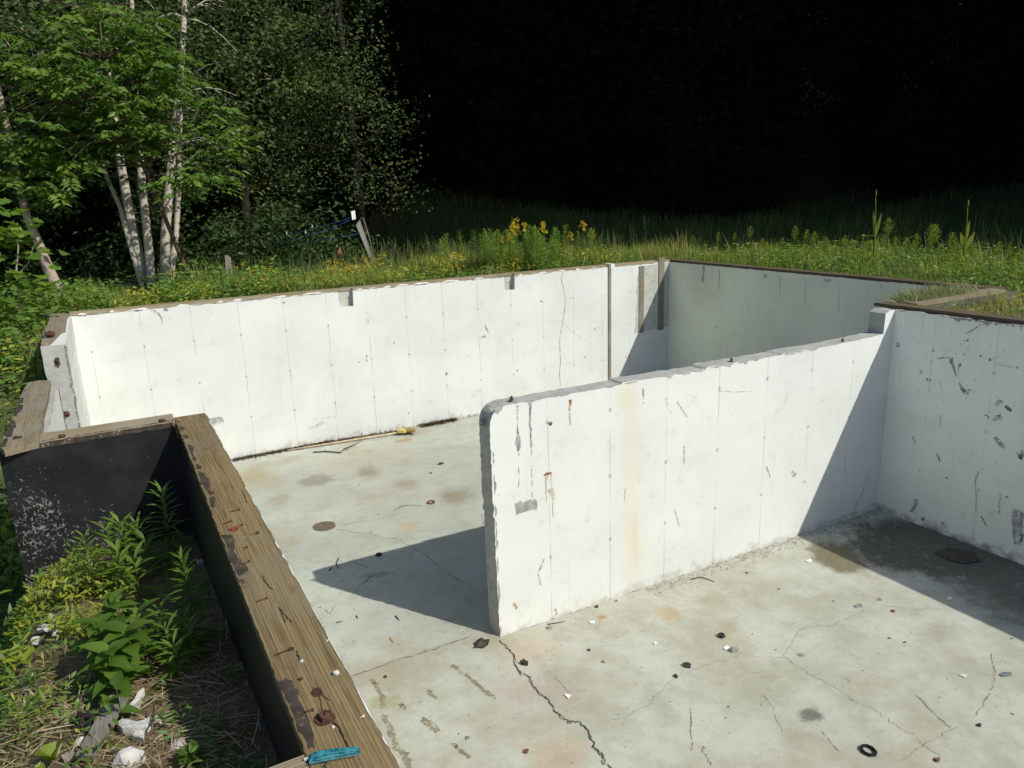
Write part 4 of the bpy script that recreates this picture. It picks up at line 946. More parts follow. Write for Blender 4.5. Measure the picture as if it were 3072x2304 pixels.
trunk_tree('birch_tree', PX(15.75, ((508, 890, .075), (515, 800, .06), (529, 705, .052), (537, 542, .048), (538, 440, .042), (545, 250, .035), (560, 0, .025))), 'thinner white birch stem just right of the main trunk', spray(26, ((600, 300, 120, 200), (640, 480, 90, 70)), 15.4, 16.4), GBI)
trunk_tree('birch_tree', PX(15.9, ((458, 880, .095), (449, 780, .08), (442, 705, .075), (428, 575, .070), (415, 400, .06), (401, 217, .05), (395, 0, .04), (390, -300, .03))), 'grey birch trunk in the middle of the clump', spray(40, ((400, -60, 200, 120), (300, 60, 150, 90)), 15.4, 17), GBI)
trunk_tree('birch_tree', PX(16.1, ((440, 878, .085), (424, 790, .09), (401, 705, .088), (374, 559, .082), (350, 420, .07), (330, 250, .06), (300, 0, .045), (270, -250, .03))), 'spotted black and white birch trunk leaning left', spray(40, ((270, -60, 200, 120), (180, 60, 160, 90)), 15.8, 17), GBI)
trunk_tree('birch_tree', PX(15.6, ((432, 880, .05), (400, 770, .042), (372, 670, .04), (361, 624, .036), (325, 542, .032), (290, 430, .028), (260, 300, .02))), 'slender pale birch stem at the left of the clump', spray(20, ((250, 300, 110, 120),), 15.4, 16.4), GBI)
trunk_tree('birch_tree', PX(13.9, ((195, 925, .10), (170, 860, .09), (146, 808, .08), (122, 745, .07), (81, 650, .06), (54, 542, .052), (20, 380, .045), (-40, 100, .035), (-90, -150, .03))), 'leaning birch trunk with peeling pinkish bark at the left', spray(34, ((-20, 40, 140, 120), (60, 150, 90, 80)), 13.6, 15), None, birch_mat('peeling birch bark', (.42, .33, .26)))
# leaning young tree with bright leaves in front of the birches
ys = [(at_y(583, 898, 14.2), .045), (at_y(566, 830, 14.2), .042), (at_y(542, 770, 14.15), .038), (at_y(488, 635, 14.0), .034), (at_y(430, 500, 13.9), .030), (at_y(398, 423, 13.8), .026), (at_y(340, 290, 13.7), .02), (at_y(310, 180, 13.6), .014), (at_y(300, 60, 13.5), .008)]
regs = ((250, 130, 170, 90), (450, 110, 130, 70), (400, 230, 170, 90), (180, 270, 120, 60), (150, 390, 160, 60), (330, 380, 190, 60), (420, 400, 60, 50), (270, 500, 170, 45), (640, 420, 80, 50), (610, 540, 70, 40), (120, 470, 90, 40), (420, 250, 60, 110), (400, 340, 70, 60), (350, 60, 130, 60), (60, 330, 90, 110), (60, 500, 90, 100), (100, 590, 60, 45), (40, 180, 70, 80), (230, 420, 110, 60))
sp = []
for cx, cy, a, b in regs:
    for k in range(max(2, int(a*b/3600))):
        t = random.uniform(0, 6.28); r = math.sqrt(random.random()); c0 = at_y(cx+a*r*math.cos(t), cy+b*r*math.sin(t), random.uniform(12.9, 14.9))
        for j in range(random.randint(3, 6)): sp.append(tuple(c0+Vector((random.gauss(0, .26), random.gauss(0, .26), random.gauss(0, .17)))))
yt = trunk_tree('ash_sapling', ys, 'leaning young tree with bright green leaves in front of the birch clump', [], 'x', TWIG)
del yt['group']
lb = MB()
for c in sp:        # pinnate sprays: leaflets in pairs along drooping stalks
    for k in range(random.randint(4, 6)):
        a = random.uniform(0, 6.28); d = Vector((math.cos(a), math.sin(a), random.uniform(-.35, .1))); ln = random.uniform(.28, .42)
        s_ = d.cross(Vector((0, 0, 1))).normalized(); o0 = Vector(c)+Vector((random.gauss(0, .12), random.gauss(0, .12), random.gauss(0, .08)))
        Ps, Ds = [], []
        for j in range(4):
            q = o0+d*ln*(.3+.22*j)-Vector((0, 0, .10*(j/4)**2))
            for sg in (-1, 1): Ps.append(tuple(q)); Ds.append(tuple(d*.55+s_*sg+Vector((0, 0, -.25))))
        Ps.append(tuple(o0+d*ln*1.0)); Ds.append(tuple(d+Vector((0, 0, -.3))))
        n = len(Ps); tt = np.clip(random.uniform(.2, .9)+RNG.normal(size=n)*.12, 0, 1)
        lb.leaves(Ps, Ds, np.tile((.2, -.35, .9), (n, 1))+unit(n)*.75, np.full(n, .15)*RNG.uniform(.65, 1.25, n), np.full(n, .062)*RNG.uniform(.8, 1.2, n), tt, .1)
lb.build('crown', L_YOUNG, yt)
br = MB()
for c in sp[::2]:
    q = Vector(c); f = min((p for p, r in ys[3:]), key=lambda p: (p-q).length)
    br.tube(curve(f, q, (0, 0, .2), 5), [.012, .010, .008, .006, .004, .003], 5, cap=False)
br.build('branch', TWIG, yt)
# boughs hanging at the edge of the lit trees, dead grey branches at far left
hang = trunk_tree('drooping_tree', [(Vector((7.0, 22.2, ground_z(7, 22.2)-.2)), .16), (Vector((6.9, 22.1, 5)), .14), (Vector((6.7, 22, 9)), .10), (Vector((6.5, 22, 13)), .05)], 'half shaded tree with drooping yellow green boughs at the shadow edge', spray(95, ((1010, 330, 230, 210), (1130, 520, 130, 90), (1230, 600, 70, 28), (960, 120, 160, 120)), 20.0, 22.6), 'x', BARK, leafm=L_BIRCH, per=52, R=.75, L=.11, W=.07); del hang['group']
gtree = empty('dead_branches', tuple(at_y(20, 400, 14.5)), 'bare grey twiggy dead branches at the left edge', 'branch'); b = MB()
for a0 in ((-30, 230, 130, 280), (-40, 250, 110, 330), (-20, 330, 120, 300), (60, 80, 110, 200), (-30, 390, 60, 430)):
    p, q = at_y(a0[0], a0[1], 14.4), at_y(a0[2], a0[3], 14.2); c = curve(p, q, (0, 0, .12), 6); b.tube(c, [.022, .018, .015, .012, .009, .006, .004], 5, cap=False, wob=.1)
    for k in (2, 3, 4, 5):
        e = c[k]+Vector((random.uniform(.1, .5), random.uniform(-.2, .2), random.uniform(-.4, .35))); b.tube(curve(c[k], e, (0, 0, .05), 3), [.008, .006, .005, .003], 4, cap=False)
b.build('branch', simple('grey dead wood', (.20, .17, .14), .9, .3, 15), gtree)

# maple sapling at the left edge
def maple_leaf(mb, p, d, n, L, tint):
    d = Vector(d).normalized(); n = Vector(n); s = d.cross(n).normalized(); n = s.cross(d)
    prof = [(0, 0), (.16, .30), (.05, .50), (.36, .36), (.46, .62), (.58, .30), (.74, .34), (1, 0)]
    pts = [(a, b) for a, b in prof]+[(a, -b) for a, b in prof[-2:0:-1]]
    V = [tuple(Vector(p)+d*L*.42)]+[tuple(Vector(p)+d*L*a+s*L*b+n*(L*.14*abs(b)-L*.1*a*a)) for a, b in pts]
    k = len(pts); mb.add(V, [(0, 1+i, 1+(i+1) % k) for i in range(k)], 0, tint)
def maple(name, base, stems, spots, label, L=.17, per=5):
    root = empty(name, tuple(base), label, 'sapling'); sb = MB()
    for c, r in stems: sb.tube(c, [r*(1-.6*k/(len(c)-1)) for k in range(len(c))], 6, cap=False)
    sb.build('stem', simple('pale sapling stem', (.30, .26, .19), .8, .3, 20), root); lb = MB()
    for q in spots:
        for k in range(per):
            a = random.uniform(0, 6.28); p = Vector(q)+Vector((random.gauss(0, .13), random.gauss(0, .13), random.gauss(0, .08)))
            maple_leaf(lb, p, (math.cos(a), math.sin(a), random.uniform(-.5, .1)), (random.gauss(.1, .3), random.gauss(-.3, .3), 1), L*random.uniform(.65, 1.15), random.uniform(.25, 1))
    lb.build('foliage', L_YOUNG, root); return root
Ym = 11.4; bz = at_y(70, 985, Ym)
maple('maple_sapling', Vector((bz.x, Ym, ground_z(bz.x, Ym))), [([Vector((bz.x, Ym, ground_z(bz.x, Ym)-.1)), at_y(60, 940, Ym), at_y(56, 870, Ym), at_y(48, 820, Ym), at_y(55, 740, Ym), at_y(40, 660, Ym)], .018), ([Vector((bz.x+.4, Ym, ground_z(bz.x+.4, Ym)-.1)), at_y(127, 930, Ym), at_y(128, 870, Ym)], .010), ([at_y(48, 830, Ym), at_y(85, 790, Ym), at_y(100, 740, Ym)], .008)],
      [tuple(at_y(px, py, Ym+random.uniform(-.25, .25))) for px, py in ((20, 680), (60, 672), (85, 690), (20, 720), (65, 705), (95, 722), (110, 750), (15, 750), (75, 748), (110, 790), (95, 765), (30, 810), (95, 830), (70, 850), (20, 850), (110, 870), (75, 880), (122, 862), (30, 890), (90, 905), (40, 920), (15, 775), (0, 700), (-10, 740), (10, 600), (-10, 620), (85, 955), (118, 940))], 'young maple with broad bright leaves at the left edge', .19, 4)

# ------------------------------------------------------------------ meadow, verge and bank: grass and ground cover
def blades(mb, xs, ys_, hs, wd, tint, lean=.35, rng=RNG):
    n = len(xs); z = np.array([ground_z(a, b) for a, b in zip(xs, ys_)])-.02
    P = np.stack([xs, ys_, z], 1); a = rng.uniform(0, 2*PI, n); S = np.stack([np.cos(a), np.sin(a), np.zeros(n)], 1)
    Ld = np.stack([-np.sin(a), np.cos(a), np.zeros(n)], 1)*(rng.normal(size=n)*lean)[:, None]
    h = hs[:, None]; U = np.array([0, 0, 1.])
    m_ = P+U*h*.55+Ld*h*.3; t_ = P+U*h*(1-.25*np.abs(rng.normal(size=n))[:, None]*lean*2)+Ld*h
    w_ = wd[:, None]
    v = np.stack([P-S*w_/2, P+S*w_/2, m_+S*w_*.4, m_-S*w_*.4, t_], 1); b = np.arange(n)[:, None]*5
    mb.addn(v.reshape(-1, 3), b+np.array([0, 1, 2, 3]), 0, tint); s_ = mb.n-n*5
    f = b+np.array([3, 2, 4])+s_; mb.F.append((f.ravel(), np.full(n, 3), np.zeros(n, int), tint, np.zeros(n, bool)))
def patchy(x, y, s, o): return np.array([mnoise.noise(Vector((a*s, b*s, o))) for a, b in zip(x, y)])
def scatter(n, x0, x1, y0, y1, ok=None):
    x = RNG.uniform(x0, x1, n); y = RNG.uniform(y0, y1, n)
    if ok is not None: k = np.array([ok(a, b) for a, b in zip(x, y)]); x, y = x[k], y[k]
    return x, y
def lit_weight(x, y): return x*.854+y*.52 < 16.8
mb = MB()
for (n, x0, x1, y0, y1, h0, h1, ok) in ((26000, -1.5, 10.5, 11.80, 15.2, .06, .30, None), (9000, 10.03, 14.5, 2.5, 12.5, .08, .34, None), (7000, 10.1, 15, 10, 15, .12, .34, None), (3000, 10.4, 14.2, 4, 12.5, .15, .42, None), (2600, 7.97, 9.7, .5, 5.12, .05, .2, None), (6000, -4, -.75, 6.6, 12, .08, .3, None), (7000, 4.5, 11.5, 13.0, 16.2, .13, .36, None)):
    x, y = scatter(n, x0, x1, y0, y1, ok); pn = patchy(x, y, .9, 2); p2 = patchy(x, y, 2.6, 5)
    h = (h0+(h1-h0)*RNG.random(len(x))**1.6)*np.clip(1+1.5*pn+.7*p2, .25, 2.4); edge_ = np.clip((y-11.75)/.8, .5, 1) if y0 > 11 else 1
    blades(mb, x, y, np.maximum(.03, h*edge_), RNG.uniform(.006, .013, len(x)), np.clip(.30+.6*pn+.4*p2+RNG.normal(size=len(x))*.2, 0, 1), .45)
tag(mb.build('grass', L_GRASS), kind='stuff')
mb = MB()
x, y = scatter(42000, 1, 36, 14.8, 38, lambda a, b: a > 2 or b < 18); pn = patchy(x, y, .4, 9)
blades(mb, x, y, np.maximum(.1, .5*(1+.7*pn)*RNG.uniform(.5, 1.3, len(x))), RNG.uniform(.012, .03, len(x)), np.clip(.45+.6*pn+RNG.normal(size=len(x))*.2, 0, 1), .5)
x, y = scatter(9000, 14, 34, 3, 15); pn = patchy(x, y, .4, 9)
blades(mb, x, y, np.maximum(.1, .6*(1+.7*pn)*RNG.uniform(.5, 1.3, len(x))), RNG.uniform(.012, .03, len(x)), np.clip(.45+.6*pn+RNG.normal(size=len(x))*.2, 0, 1), .5)
tag(mb.build('meadow_grass', L_DARK), kind='stuff')
# broad leaved ground cover
def cover(name, mats, specs):
    mb = MB()
    for (n, x0, x1, y0, y1, hz, L, W, t0, t1, s, th, mi) in specs:
        x, y = scatter(n, x0, x1, y0, y1); pn = patchy(x, y, s, 11+mi); k = pn > th; x, y, pn = x[k], y[k], pn[k]; m_ = len(x)
        z = np.array([ground_z(a, b) for a, b in zip(x, y)])+hz*RNG.random(m_)*(1+1.2*np.maximum(0, pn))
        D = unit(m_); D[:, 2] = np.abs(D[:, 2])*.3; N = unit(m_)*.6+np.array([.15, -.3, 1.])
        mb.lance(np.stack([x, y, z], 1), D, N, L*RNG.uniform(.6, 1.3, m_), W*RNG.uniform(.7, 1.2, m_), np.clip(RNG.uniform(t0, t1, m_)+.4*pn, 0, 1), .25, .12, mi)
    return tag(mb.build(name, mats), kind='stuff')
cover('ground_cover', [L_WEED, L_YEL], [
    (5200, -1.6, 2.8, 11.85, 14.4, .35, .085, .045, .1, .8, 1.1, -.15, 0), (5200, -1.6, 4.5, 11.82, 13.4, .22, .07, .04, .1, .9, 1.3, .05, 1),
    (7000, -4, -.76, 6.5, 12.2, .3, .10, .045, .1, .8, 1.1, -.1, 0), (3600, -4, -.76, 7, 12.2, .25, .09, .04, .2, .9, 1.4, .12, 1),
    (10000, 10.05, 14.5, 2.5, 12, .24, .095, .03, .0, .9, 1.3, -.15, 0), (4500, 10.05, 14.5, 2.5, 12, .26, .09, .028, .0, .7, 1.8, .1, 1),
    (4200, 4, 9.5, 11.85, 14.5, .22, .075, .022, .2, .9, 1.3, .08, 1), (4000, 2.5, 10.5, 11.8, 14.2, .2, .075, .025, .1, .8, 1.1, -.05, 0),
    (500, 8.0, 9.7, 2.5, 5.1, .12, .06, .02, .2, .9, 2, 0, 0), (300, 8.0, 9.7, 2.5, 5.1, .12, .06, .02, .2, .9, 2, .1, 1)])
# dead brown stalks standing in the verge
mb = MB(); x, y = scatter(300, 3, 14.5, 11.9, 15.2); x2, y2 = scatter(200, 10.1, 14.5, 3, 12); x, y = np.concatenate([x, x2]), np.concatenate([y, y2]); pn = patchy(x, y, 1.2, 21); k = pn > .02; x, y = x[k], y[k]
blades(mb, x, y, RNG.uniform(.2, .6, len(x)), RNG.uniform(.006, .012, len(x)), RNG.uniform(.1, .9, len(x)), .45); tag(mb.build('dry_grass', STRAW), kind='stuff')
# tiny yellow flowers in the verge
mb = MB(); x, y = scatter(2600, 1, 9.5, 12.2, 14.6); pn = patchy(x, y, 1.5, 33); k = pn > .26; x, y = x[k], y[k]; z = np.array([ground_z(a, b) for a, b in zip(x, y)])+RNG.uniform(.12, .4, len(x))
P = np.stack([x, y, z], 1); P = np.repeat(P, 4, 0)+RNG.normal(size=(len(P)*4, 3))*.018
mb.leaves(P, unit(len(P)), unit(len(P))*.5+np.array([0, -.3, 1]), np.full(len(P), .030), np.full(len(P), .02), RNG.random(len(P)))
tag(mb.build('wild_flowers', FLOWER), kind='stuff')

# ------------------------------------------------------------------ single plants
def stalk(name, h, nleaf, L0, L1, W, up0, up1, leafm, stemm, label, cat='plant', group=None, r=.006, lo=.08, bend=.05, plume=0, seed=0, droop=.3, tint=(.2, .8), wid=(.55, 1, .7), spike=0):
    rng = np.random.default_rng(seed); rr = random.Random(seed); root = empty(name, (0, 0, 0), label, cat, group)
    c = curve((0, 0, -.05), (rr.uniform(-bend, bend)*h, rr.uniform(-bend, bend)*h, h), (rr.uniform(-bend, bend)*h*.5, 0, 0), 8)
    sb = MB(); sb.tube(c, [r*(1-.7*k/8) for k in range(9)], 6); sb.build('stem', stemm, root)
    f = np.linspace(lo, 1, nleaf)**.9; i = np.minimum(7, (f*8).astype(int)); C = np.array([tuple(p) for p in c]); P = C[i]+(C[np.minimum(8, i+1)]-C[i])*((f*8)-i)[:, None]
    a = np.arange(nleaf)*2.39996+rng.normal(size=nleaf)*.2; e = np.radians(up0+(up1-up0)*f**1.5+rng.normal(size=nleaf)*6)
    D = np.stack([np.cos(a)*np.cos(e), np.sin(a)*np.cos(e), np.sin(e)], 1); N = np.stack([-np.cos(a)*np.sin(e), -np.sin(a)*np.sin(e), np.cos(e)], 1)
    Ls = (L0+(L1-L0)*f)*rng.uniform(.85, 1.15, nleaf)*np.where(f < .2, .6+2*f, 1); lb = MB()
    lb.lance(P, D, N, Ls, W*Ls/L0, np.clip(rng.uniform(tint[0], tint[1], nleaf)+.15*f, 0, 1), droop, .14, 0, wid)
    lb.build('foliage', leafm, root)
    if plume:
        fb = MB(); top = np.array(tuple(c[-1])); Ps = []
        for k in range(plume):
            a = rr.uniform(0, 6.28); ln = rr.uniform(.03, .10); zz = rr.uniform(-.14, .04)
            for j in range(7): s_ = j/6; Ps.append(top+np.array([math.cos(a)*ln*s_, math.sin(a)*ln*s_, zz+ln*.7*s_-ln*.9*s_*s_]))
        Ps = np.repeat(np.array(Ps), 4, 0); n = len(Ps); Ps = Ps+rng.normal(size=(n, 3))*.012
        fb.leaves(Ps, unit(n, rng), unit(n, rng)+np.array([0, -.4, .8]), np.full(n, .026), np.full(n, .018), rng.random(n)); fb.build('flower_head', FLOWER, root)
    if spike:
        fb = MB(); k = spike*20; s_ = rng.random(k); a = rng.uniform(0, 6.28, k); rad = .085*np.sin(PI*np.clip((1-s_)*.8+.1, 0, 1))**1.3*rng.uniform(.15, 1.25, k)
        Ps = np.array(tuple(c[-1]))+np.stack([np.cos(a)*rad, np.sin(a)*rad, (s_-.75)*.34*h/.9], 1)
        fb.leaves(Ps, np.stack([np.cos(a)*.5, np.sin(a)*.5, np.full(k, .8)], 1), unit(k, rng), np.full(k, .05), np.full(k, .018), rng.uniform(.0, .6, k)); fb.build('seed_head', L_YEL, root)
    return root
def stand(o, x, y, rz=0, sc=1, tilt=(0, 0)):
    o.location = (x, y, ground_z(x, y)); o.rotation_euler = (tilt[0], tilt[1], rz); o.scale = (sc, sc, sc); return o
GG = 'goldenrod clump behind the back wall'
g0 = stalk('goldenrod', .85, 46, .13, .06, .020, 15, 55, L_WEED, STEM, 'goldenrod with drooping yellow plumes in the clump behind the back wall', group=GG, plume=5, seed=3)
g1 = stalk('goldenrod', .72, 80, .17, .09, .026, 5, 60, L_WEED, STEM, 'flowerless green goldenrod in the clump behind the back wall', group=GG, seed=4)
for k in range(70):
    x, y = random.gauss(7.1, .7), random.gauss(12.9, .45)
    if y < 12: y = 12.2+random.random()*.4
    src = g0 if k < 10 else g1; s_ = random.uniform(.75, 1.15); tl = (random.uniform(-.15, .15), random.uniform(-.15, .15))
    if k in (0, 10): stand(src, x, y, random.uniform(0, 6), s_, tl)
    else: dup(src, (x, y, ground_z(x, y)), random.uniform(0, 6), s_, tilt=tl)
q = at_y(1536, 650, 13.4); stand(stalk('tall_weed', q.z-ground_z(q.x, 13.4), 70, .13, .04, .017, 15, 70, L_WEED, STEM, 'tallest green spike rising out of the goldenrod clump', seed=9), q.x, 13.4)
q = at_y(1573, 676, 13.2); stand(stalk('goldenrod', q.z-ground_z(q.x, 13.2), 60, .12, .05, .018, 15, 65, L_WEED, STEM, 'tall goldenrod with a yellow tip right of the green spike', plume=5, seed=10), q.x, 13.2)
q = at_y(1776, 697, 13.0); stand(stalk('tall_weed', q.z-ground_z(q.x, 13.0), 60, .10, .05, .014, 30, 75, L_YEL, STEM, 'pale upright weed behind the narrow grey strip on the wall', seed=12, spike=6), q.x, 13.0)
q = at_y(1975, 765, 12.6)
q = at_y(1937, 650, 14.6); stand(stalk('tall_weed', q.z-ground_z(q.x, 14.6), 54, .16, .08, .026, 10, 60, L_TREE, STEM, 'dark leafy weed in the shade behind the far corner', seed=13), q.x, 14.6)
GH = 'tall weeds along the far right wall'
hw = stalk('horseweed', .95, 64, .10, .04, .010, 25, 70, L_WEED, STEM, 'feathery topped weed standing among the tall weeds right of the far wall', group=GH, seed=20, spike=8, r=.007)
hp = [(2665, 670), (2640, 715), (2683, 720), (2720, 725), (2765, 712), (2800, 690), (2812, 690), (2850, 712), (2895, 720), (2935, 750), (2300, 745), (2380, 690), (2420, 700), (2080, 715), (2150, 705), (2040, 735), (2250, 690), (2980, 740), (3040, 750), (2480, 720), (2560, 730), (2600, 735), (2740, 735), (2785, 728), (2830, 740), (2870, 735), (2915, 740), (3000, 735), (3060, 765), (2530, 715), (2350, 720), (2200, 715), (2440, 705)]
for i, (px, py) in enumerate(hp):
    d_ = ray(px, py); y = (11.6*d_.y/max(d_.x, .01)) if px > 2200 else 12.6; y = min(12.8, y+random.uniform(-.3, .5)); q = at_y(px, py, y); hh = q.z-ground_z(q.x, y)
    s_ = max(.45, min(1.6, hh/.95))
    if i == 0: stand(hw, q.x, y, 0, s_)
    else: dup(hw, (q.x, y, ground_z(q.x, y)), random.uniform(0, 6), s_, tilt=(random.uniform(-.1, .1), random.uniform(-.1, .1)))
def corn(px_top, py_top, px_b, py_b, label, seed, leaves_):
    p = at_ground(px_b, py_b); t_ = at_y(px_top, py_top, p.y); rr = random.Random(seed); root = empty('corn_plant', (p.x, p.y, ground_z(p.x, p.y)), label, 'plant', 'two lone corn stalks'); z0 = ground_z(p.x, p.y)
    c = curve((p.x, p.y, z0-.05), t_, (.03, 0, 0), 8); sb = MB(); sb.tube(c, [.016, .014, .013, .012, .010, .008, .006, .005, .004], 7); sb.build('stem', L_YEL, root); lb = MB()
    for f, dx, dy, ln, dr, w_ in leaves_:
        i = int(f*8); q = c[i]; d = CX*dx+Vector((0, 0, dy)); n_ = Vector((-d.z, 0, d.x)) if dx < 0 else Vector((d.z, 0, -d.x)); n_ = Vector((0, 0, 1))+CF*-.8
        V = []; k = 10
        for j in range(k+1):
            s_ = j/k; pp_ = q+d.normalized()*ln*s_-Vector((0, 0, dr*ln*s_*s_)); ww = w_*math.sin(PI*min(.97, .2+.8*s_))**.7
            sd = d.normalized().cross(CF).normalized(); V += [tuple(pp_+sd*ww/2+CF*.008), tuple(pp_-sd*ww/2)]
        lb.addn(V, [(2*j, 2*j+2, 2*j+3, 2*j+1) for j in range(k)], 0, rr.uniform(.15, .6), True)
    lb.build('leaf', L_YEL, root); tb = MB(); tb.tube([c[-1], t_+Vector((.01, 0, .05)), t_+Vector((.0, 0, .12))], [.006, .011, .003], 6, wob=.3); tb.build('tassel', L_GRASS, root)
corn(2627, 592, 2618, 815, 'taller corn stalk with a leaf arching to the left', 1, [(.38, -.5, 1, .42, .95, .07), (.15, -.5, .9, .33, .9, .07), (.5, -.15, 1, .42, .0, .05), (.55, .2, 1, .40, .0, .05), (.25, .12, 1, .35, .1, .055), (.05, .5, 1, .38, .0, .07)])
corn(2903, 622, 2885, 815, 'shorter corn stalk with upright forked leaves', 2, [(.42, -.35, 1, .30, .0, .07), (.42, .5, 1, .30, -.05, .07), (.2, -.15, 1, .34, .0, .075), (.08, .25, 1, .32, .1, .075), (.5, .1, 1, .34, .0, .05), (.1, -.4, .8, .25, .9, .06)])
gt = empty('grass_tuft', (8.75, 5.6, 2.44), 'pale feathery grass tuft hanging over the oblique plank on the right', 'grass tuft'); mb = MB(); n = 3200
P = np.stack([RNG.triangular(7.95, 8.3, 9.6, n), RNG.uniform(5.28, 5.47, n), np.full(n, 2.40)], 1); Dd = np.stack([RNG.normal(size=n)*.5, RNG.uniform(-.05, .6, n), RNG.uniform(.1, .7, n)], 1)
mb.lance(P, Dd, unit(n)+np.array([0, 0, 1]), RNG.uniform(.06, .24, n), np.full(n, .0075), RNG.uniform(.35, .95, n), .5); mb.build('blade', leaf_mat('pale grass', [(0, (.14, .16, .07)), (1, (.30, .30, .17))], .3), gt)
#PART4
# ------------------------------------------------------------------ clothes line, posts
gp = empty('clothesline_pole', tuple(at_y(1126, 800, 16.6)), 'leaning weathered white clothesline pole with loose cap, behind the wall', 'clothesline pole'); Yc = gp.location.y
b = MB(); p0, p1 = at_y(1127, 806, Yc), at_y(1074, 668, Yc-.1); sd = CX*.048; th = Vector((0, .035, 0)); b.prism([p0-sd*.75, p0+sd*.75, p1+sd+Vector((0, 0, .06)), p1-sd-Vector((0, 0, .05))], th, 0, 0); b.build('board', Wg2 if 'Wg2' in globals() else wood_mat('silvery pole wood', 'z', (.42, .41, .37), (.27, .26, .23), (.46, .45, .42), .6, 'x', 24, 2.), gp)
b = MB(); b.tube([at_y(1126, 800, Yc+.1), at_y(1108, 715, Yc+.1), at_y(1090, 655, Yc+.1)], .014, 6); b.build('brace', simple('grey rod', (.16, .14, .12), .8, .3, 15), gp)
b = MB(); q = at_y(1061, 645, Yc-.1); b.box((q.x-.05, q.y-.03, q.z-.09), (q.x+.035, q.y+.03, q.z+.075), jit=.012); b.build('pole_cap', PAINTS, gp)
blue = simple('blue line', (.02, .07, .17), .6, .2, 20)
for i, (a, c, e, lab) in enumerate((((1058, 650), (990, 672), (820, 712), 'topmost blue clothesline running left from the pole cap'), ((1060, 655), (985, 688), (800, 738), 'middle blue clothesline sagging left from the pole'), ((1082, 700), (960, 722), (850, 738), 'lowest faint blue clothesline, well below the other two'))):
    b = MB(); b.tube([at_y(*a, Yc-.1), at_y((a[0]+c[0])/2, (a[1]+c[1])/2+2, Yc), at_y(*c, Yc+.1), at_y((c[0]+e[0])/2, (c[1]+e[1])/2+3, Yc+.4), at_y(*e, Yc+.8)], .0055, 5); tag(b.build('clothesline', blue), lab, 'clothesline', 'blue clotheslines')
for (px, py), lab in (((917, 698), 'white clothespin lowest on the blue lines'), ((937, 680), 'white clothespin between the other two on the blue lines'), ((860, 700), 'white clothespin farthest left on the blue lines')):
    q = at_y(px, py, Yc+.2); b = MB(); b.prism([q+CX*-.009+Vector((0, 0, .04)), q+CX*.009+Vector((0, 0, .04)), q+CX*.013+Vector((0, 0, -.035)), q+CX*.002+Vector((0, 0, -.005)), q+CX*-.01+Vector((0, 0, -.035))], (0, .012, 0)); tag(b.build('clothespin', PAINTS), lab, 'clothespin', 'white clothespins on the blue lines')
q = at_y(1018, 752, Yc+.3); b = MB(); b.prism([q+Vector((-.055, 0, -.07)), q+Vector((.05, 0, -.075)), q+Vector((.02, 0, .10))], (.01, .05, 0)); b.prism([q+Vector((-.003, .02, -.9)), q+Vector((.006, .02, -.9)), q+Vector((.006, .02, -.05)), q+Vector((-.003, .02, -.05))], (0, .008, 0))
tag(b.build('marker', simple('faded red', (.30, .11, .08), .8, .3, 20)), 'small reddish triangle among the leaves left of the clothesline pole', 'marker')
q = at_ground(688, 838); t_ = at_y(683, 768, q.y); b = MB(); b.prism([Vector((q.x-.06, q.y, q.z-.2)), Vector((q.x+.06, q.y, q.z-.2)), Vector((t_.x+.055, q.y, t_.z-.03)), Vector((t_.x-.01, q.y, t_.z+.02)), Vector((t_.x-.055, q.y, t_.z))], (0, .10, 0)); tag(b.build('wooden_post', Wg), 'short weathered post standing in the weeds right of the birches', 'post')

# ------------------------------------------------------------------ foreground bank
def scat_ground(n, x0, x1, y0, y1, ok): return scatter(n, x0, x1, y0, y1, ok)
mb = MB()      # dry straw lying on the soil
x, y = scatter(2500, -.75, .26, 1.9, 3.7, lambda a, b: b < 3.35+.25*mnoise.noise(Vector((a*3, b*3, 0))) or random.random() < .25); n = len(x)
z = np.array([ground_z(a, b) for a, b in zip(x, y)]); a = RNG.normal(size=n)*.9+2.6; L = RNG.uniform(.03, .17, n); D = np.stack([np.cos(a), np.sin(a), RNG.normal(size=n)*.10], 1)
mb.lance(np.stack([x, y, z+RNG.uniform(.003, .03, n)], 1), D, unit(n)*.4+np.array([0, 0, 1]), L, RNG.uniform(.0018, .0042, n), RNG.random(n), .08, .1, 0, (1, 1, .8)); tag(mb.build('straw', STRAW), kind='stuff')
mb = MB()
def mats_on_bank(n, x0, x1, y0, y1, hz, L, W, t0, t1, mi, s, th, up=.3):
    x, y = scatter(n, x0, x1, y0, y1); pn = patchy(x, y, s, 40+mi); k = pn > th; x, y, pn = x[k], y[k], pn[k]; m_ = len(x)
    z = np.array([ground_z(a, b) for a, b in zip(x, y)])+hz*RNG.random(m_)*(1+1.5*np.maximum(0, pn)); D = unit(m_); D[:, 2] = np.abs(D[:, 2])*up+.1
    mb.lance(np.stack([x, y, z], 1), D, unit(m_)*.5+np.array([.15, -.3, 1.]), L*RNG.uniform(.6, 1.3, m_), W*RNG.uniform(.7, 1.2, m_), np.clip(RNG.uniform(t0, t1, m_)+.4*pn, 0, 1), .25, .14, mi)
mats_on_bank(2100, -.72, -.12, 3.75, 5.0, .10, .050, .013, .2, .9, 1, 3, -.05, .8)      # yellow green mat below the tarred wall
mats_on_bank(1100, -.75, -.2, 2.4, 4.6, .06, .042, .013, .1, .7, 0, 4, .08, .6)
mats_on_bank(1000, -.72, -.30, 1.9, 3.3, .04, .034, .011, .2, .8, 1, 6, .14, .6)
mats_on_bank(900, -.05, .26, 2.0, 5.0, .05, .04, .012, .0, .6, 0, 4, .05, .6)
